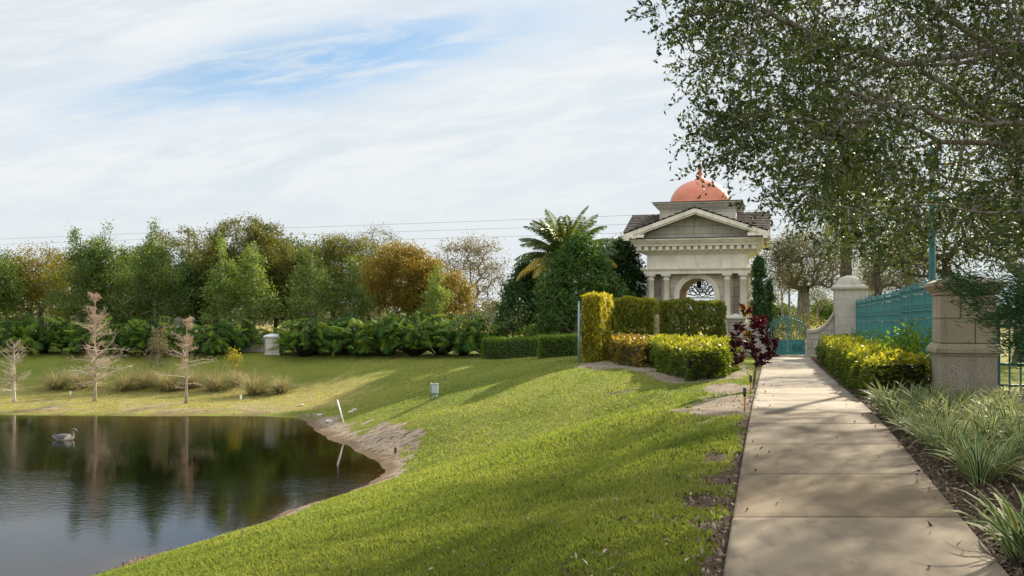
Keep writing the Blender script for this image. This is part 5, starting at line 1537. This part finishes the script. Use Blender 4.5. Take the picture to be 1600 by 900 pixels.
t = thing('goose', 'grey brown goose swimming on the pond with its pale breast to the right', 'goose', (gx_, 27.0, ZW), R(-6))
np_mesh('body', [tuple(v) for v in vs], [np.array([f for f in fs if len(f) == 4]), np.array([f for f in fs if len(f) == 14])], M_goose, t, {'Col': ('POINT', np.array(cols))}, smooth=True)
for s in (-1, 1):
    wst = [(-.33, .142, .006, .006), (-.27, .125, .014, .03), (-.17, .105, .02, .06), (-.04, .095, .022, .072), (.06, .09, .018, .06), (.13, .09, .006, .02)]
    wv, wf_ = loft(wst, 10)
    off = [.045, .075, .112, .128, .122, .1]
    wv = [Vector((v.x, v.y + s * off[i // 10], v.z)) for i, v in enumerate(wv)]
    wc = [((.055, .06, .07) if i // 10 < 2 else (.12, .105, .097)) + (1,) for i in range(len(wv))]
    np_mesh('wing', [tuple(v) for v in wv], [np.array([f for f in wf_ if len(f) == 4]), np.array([f for f in wf_ if len(f) == 10])], M_goose, t, {'Col': ('POINT', np.array(wc))}, smooth=True)

# ------------------------------------------------------------------ the big oak over the path
rng = np.random.default_rng(700)
OX, OY = 9.6, 13.2; oz = g1(OX, OY) - .08
root = thing('live_oak', 'large live oak reaching over the path from beyond the right edge, dark against the sky', 'tree', (OX, OY, oz))
O = Vector((OX, OY, oz))
def L_(*pts): return [PT(*p) - O for p in pts]
lines = [[(0, 0, 0), (-.05, 0, .8), (-.1, 0, 1.7), (-.15, .05, 2.3)],
         [(-.15, .05, 2.3)] + L_((1740, 215, 12.6), (1600, 192, 12), (1545, 184, 11.8), (1508, 160, 11.7), (1488, 140, 11.6), (1440, 112, 11.6), (1380, 60, 11.8)),
         L_((1600, 192, 12), (1530, 196, 11.5), (1480, 190, 11.2), (1440, 168, 11), (1370, 160, 10.8), (1280, 130, 10.6), (1190, 70, 10.6)),
         [(-.12, 0, 2.0)] + L_((1720, 250, 12.8), (1600, 226, 12.6), (1520, 222, 12.5), (1470, 222, 12.4), (1415, 232, 12.2), (1385, 250, 12), (1300, 272, 11.8), (1210, 290, 11.6)),
         L_((1470, 222, 12.4), (1440, 205, 12.2), (1395, 185, 12), (1330, 190, 11.8), (1250, 190, 11.5), (1140, 175, 11.3)),
         [(-.15, .05, 2.3)] + L_((1760, 120, 13), (1600, 84, 13), (1560, 80, 12.8), (1500, 40, 12.6), (1450, 5, 12.5), (1380, -60, 12.5)),
         L_((1560, 80, 12.8), (1480, 88, 12.2), (1400, 100, 11.8), (1330, 75, 11.5), (1240, 40, 11), (1130, 0, 10.8)),
         [(-.1, 0, 1.8)] + L_((1720, 300, 11.6), (1600, 268, 11.2), (1560, 300, 11), (1510, 340, 10.8), (1450, 370, 10.8)),
         [(-.15, .05, 2.3), (.2, 1.2, 4.5), (-.6, 2.5, 5.6), (-2, 3.6, 6.2)], [(-.15, .05, 2.3), (1.0, -.6, 4.2), (2, -2, 5.2)], [(-.15, .05, 2.3), (-1.2, -1.6, 4.6), (-2.6, -2.6, 5.4)]]
EDX = [1000, 1046, 1072, 1092, 1112, 1142, 1175, 1208, 1245, 1330, 1400, 1500, 1700]
EDY = [-40, 10, 90, 170, 245, 275, 295, 325, 355, 378, 385, 385, 385]
tg = []
while len(tg) < 640:
    px = rng.uniform(985, 1760); py = rng.uniform(-330, 415); yb = np.interp(px, EDX, EDY)
    Y = rng.uniform(9.3, 16.5) if px > 1150 else rng.uniform(10, 14.5)
    if py > yb - 6 or (py > yb - 45 and rng.uniform() < .35): continue
    if 1380 < px < 1640 and 105 < py < 275 and Y < 12.3 and rng.uniform() < .8: continue
    if px < 1230 and rng.uniform() < .62 * (1230 - px) / 220: continue
    if py < -40 and px < 1000 + (-py) * .55: continue
    if py < -40 and rng.uniform() < .25: continue
    if py > 200 and px > 1180 and rng.uniform() < .3: continue
    if rng.uniform() < .06: continue
    tg.append(PT(px, py, Y) - O)
# the rest of the crown, out of frame to the right and above
for q in ball(rng, 220, .4):
    tg.append((q[0] * 4.2 + 1.2, q[1] * 5.0 + .3, 5.0 + q[2] * 2.3))
tg = np.array([tuple(q) for q in tg])
pos, par, rd, ends = grow(rng, lines, tg, .28, .12, .22, .0078, 2.2)
wood('trunk', pos, par, rd, M_bark, root, 6, (.33, 8))
def sprigs(rng, tg, n, rad, ln, nl, outw):
    """twigs of length ln round every target, each with nl leaves along it"""
    b0 = np.repeat(tg, n, 0); m = len(b0)
    p0 = b0 + rng.normal(size=(m, 3)) * rad * np.array([.6, .6, .5])
    d = unit(rng.normal(size=(m, 3)) * .8 + unit(p0 - b0) * .7 + outw)
    L = ln * rng.uniform(.5, 1.2, m)
    t = np.linspace(.12, 1.0, nl)
    c = p0[:, None] + d[:, None] * (L[:, None] * t)[..., None] - np.array([0, 0, .25]) * (L[:, None] * t ** 2)[..., None]
    c = c + rng.normal(size=c.shape) * .014
    ld = unit(d[:, None] * .6 + rng.normal(size=c.shape) * .75)
    c = c + ld * .022
    cv = np.repeat(rng.uniform(0, 1, m), nl)
    return p0, d, L, c.reshape(-1, 3), ld.reshape(-1, 3), cv
far_ = np.array([tuple(q) for q in tg]) + np.array(O)
inview = (800 + F * far_[:, 0] / far_[:, 1] < 1640) & (HY - F * (far_[:, 2] - EZ) / far_[:, 1] > -40)
cs, ds, vs_, tw0, twd, twl = [], [], [], [], [], []
for sel, k in ((inview, 25), (~inview, 13)):
    p0, d, L, c, ld, cv = sprigs(rng, tg[sel], k, .34, .30, 9 if k > 20 else 9, np.array([-.15, 0, .05]))
    cs.append(c); ds.append(ld); vs_.append(cv * .5 + rng.uniform(0, 1, len(c)) * .5)
    if k > 14: tw0.append(p0); twd.append(d); twl.append(L)
c = np.concatenate(cs); dl = np.concatenate(ds); v = np.concatenate(vs_)
big = np.concatenate([np.full(len(cs[0]), 1.0), np.full(len(cs[1]), 1.5)])
thick = pos[rd > .019]
near_ = np.full(len(c), 9.0)
for i in range(0, len(c), 20000):
    q = c[i:i + 20000]
    dl_ = q[:, None, [0, 2]] - thick[None][:, :, [0, 2]]; dy_ = q[:, None, 1] - thick[None, :, 1]
    near_[i:i + 20000] = np.sqrt((dl_ ** 2).sum(-1) + (np.clip(np.abs(dy_) - 1.9, 0, None)) ** 2).min(1)
keep = rng.uniform(0, 1, len(c)) < np.where(near_ < .20, .10, np.where(near_ < .32, .45, .95))
c, dl, v, big = c[keep], dl[keep], v[keep], big[keep]
leaves('crown', c, .070 * big, .031 * big, L_oak, rng, root, up=.35, v=v * .85, dirs=dl, dirw=.85)
p0 = np.concatenate(tw0); d = np.concatenate(twd); L = np.concatenate(twl)[:, None]
s_ = unit(np.cross(d, rng.normal(size=d.shape))) * .0028; s2 = unit(np.cross(d, s_)) * .0028
e = p0 + d * L - np.array([0, 0, .25]) * L
vv_ = np.stack([p0 - s_, p0 + s_, e + s_ * .4, e - s_ * .4, p0 - s2, p0 + s2, e + s2 * .4, e - s2 * .4], 1).reshape(-1, 3)
np_mesh('twigs', vv_, np.arange(len(vv_)).reshape(-1, 4), M_bark, root)

# conifer branch hanging in at the right edge
rng = np.random.default_rng(720)
JX, JY = PX(1690, 11.5), 11.5; jz = g1(JX, JY) - .05
root = thing('juniper', 'soft dark green juniper at the right edge, in front of the coral pier', 'juniper', (JX, JY, jz))
tg = []
while len(tg) < 150:
    px = rng.uniform(1480, 1780); py = rng.uniform(425, 575); Y = rng.uniform(10.6, 12.2)
    lo_ = np.interp(px, [1480, 1530, 1600, 1800], [455, 500, 570, 600]); hi_ = np.interp(px, [1480, 1540, 1600, 1800], [440, 428, 425, 400])
    if hi_ < py < lo_ and not (px < 1560 and rng.uniform() < .35): tg.append(PT(px, py, Y) - Vector((JX, JY, jz)))
tg = np.array([tuple(q) for q in tg])
pos, par, rd, e = grow(rng, [[(0, 0, 0), (0, 0, .9), (.03, 0, 1.9)]], tg, .18, .15, .12, .004)
wood('trunk', pos, par, rd, M_barkdk, root, 6, (.07, 4))
c, v = clump_leaves(rng, tg, 90, .16, .5)
leaves('foliage', c, .12, .011, L_juniper, rng, root, up=0, v=v, dirs=unit(np.array([[-.75, -.1, -.15]]) + .3 * unit(c)), dirw=.62, fold=.3)

# ------------------------------------------------------------------ lawn, mulch and leaf litter
rng = np.random.default_rng(800)
def scatter(n, y0, y1, power=2.0):
    """points in view, thinning with distance"""
    u = rng.uniform(0, 1, n); Y = (y0 ** (1 - power) + u * (y1 ** (1 - power) - y0 ** (1 - power))) ** (1 / (1 - power))
    px = rng.uniform(-80, 1700, n)
    return (px - 800) / F * Y, Y
X_, Y_ = scatter(520000, 5.5, 46, 1.75)
Z_ = gz(X_, Y_)
mu, ba, sa, dr_ = zones(X_, Y_, Z_)
offp = X_ - pc(Y_)
ok = (np.abs(offp) > .93) & (offp < 0) & (Z_ > ZW + .03) & (rng.uniform(0, 1, len(X_)) > np.maximum(np.maximum(mu, ba) * 1.25, sa * 1.35))
py_ = HY - F * (Z_ - EZ) / Y_
ok &= (py_ < 925) & ~inpoly(X_, Y_, HEDGE_L)
X_, Y_, Z_, dr_ = X_[ok], Y_[ok], Z_[ok], dr_[ok]
n = len(X_)
lump = (fbm(X_, Y_, .9, 50) - .5) * .05
a = rng.uniform(0, 2 * math.pi, n); ln = (.030 + .03 * fbm(X_, Y_, .6, 91)) * rng.uniform(.6, 1.3, n) * np.clip(1.15 - Y_ / 90, .7, 1.1)
wd = np.maximum(.0042, .00066 * Y_) * rng.uniform(.7, 1.3, n)
le = rng.uniform(.15, 1.1, n)
hd = np.stack([np.cos(a), np.sin(a), np.zeros(n)], 1); sd_ = np.stack([-np.sin(a), np.cos(a), np.zeros(n)], 1)
b0 = np.stack([X_, Y_, Z_ + lump - .008], 1)
mid = b0 + hd * (ln * .4 * np.sin(le * .6))[:, None] + np.array([0, 0, 1]) * (ln * .6)[:, None]
tip = mid + hd * (ln * .6 * np.sin(le))[:, None] + np.array([0, 0, 1]) * (ln * .5 * np.cos(le))[:, None]
vs = np.stack([b0 - sd_ * wd[:, None], b0 + sd_ * wd[:, None], mid + sd_ * wd[:, None] * .8, tip, mid - sd_ * wd[:, None] * .8], 1).reshape(-1, 3)
o5 = np.arange(n) * 5
f = np.stack([o5, o5 + 1, o5 + 2, o5 + 3, o5 + 4], 1)
vv = .16 + .62 * fbm(X_, Y_, 1.8, 95) + .15 * rng.uniform(-1, 1, n) + .2 * (fbm(X_, Y_, .5, 97) - .5)
vv = vv + .06 * np.sin(2 * math.pi * (offp[ok] + .3 * fbm(X_, Y_, 3, 12)) / .62) * sstep(9, 14, Y_)
vv = np.clip(vv + .35 * dr_ + .12 * sstep(.5, .7, fbm(X_, Y_, 3.5, 99)), 0, 1)
tag(np_mesh('lawn_grass', vs, f, L_grass, None, {'v': ('FACE', vv)}), 'short mown lawn grass on the slope', 'grass', kind='stuff')

M_chip, b = newmat('mulch_chip')
out(b, b.n('ShaderNodeBsdfPrincipled', ins={'Base Color': b.ramp(b.attr('v').outputs['Fac'], [(0, (.03, .02, .014)), (.5, (.1, .062, .04)), (.85, (.2, .14, .09)), (1, (.34, .27, .19))]), 'Roughness': .9}).outputs[0])
X_, Y_ = scatter(60000, 5.2, 30, 1.9)
Z_ = gz(X_, Y_); mu, ba, sa, dr_ = zones(X_, Y_, Z_); offp = X_ - pc(Y_)
ok = (np.abs(offp) > .91) & (rng.uniform(0, 1, len(X_)) < np.where(offp > 0, mu, mu * .55 + ba * .14 + sa * .3 * (Y_ < 30) + .035 * sstep(-5, -1, offp) * sstep(19, 12, Y_)))
X_, Y_, Z_ = X_[ok], Y_[ok], Z_[ok]; n = len(X_)
lift_ = np.where((X_ - pc(Y_) < 0) & (Z_ > ZW + .3), .03, 0.0)
c = np.stack([X_, Y_, Z_ + lift_ + rng.uniform(.004, .03, n)], 1)
yl = rng.uniform(5, 22, 90); ol = rng.choice([-1, 1], 90) * (.88 - rng.exponential(.22, 90)); ol = np.clip(ol, -.88, .88)
c = np.concatenate([c, np.stack([pc(yl) + ol, yl, hp(yl) + .012], 1)]); n = len(c)
tag(leaves('mulch', c, .055, .02, M_chip, rng, None, up=1.3, v=rng.uniform(0, 1, n), fold=.2, spread=.5), 'brown mulch chips and dead leaves on the planting beds', 'mulch', kind='stuff')
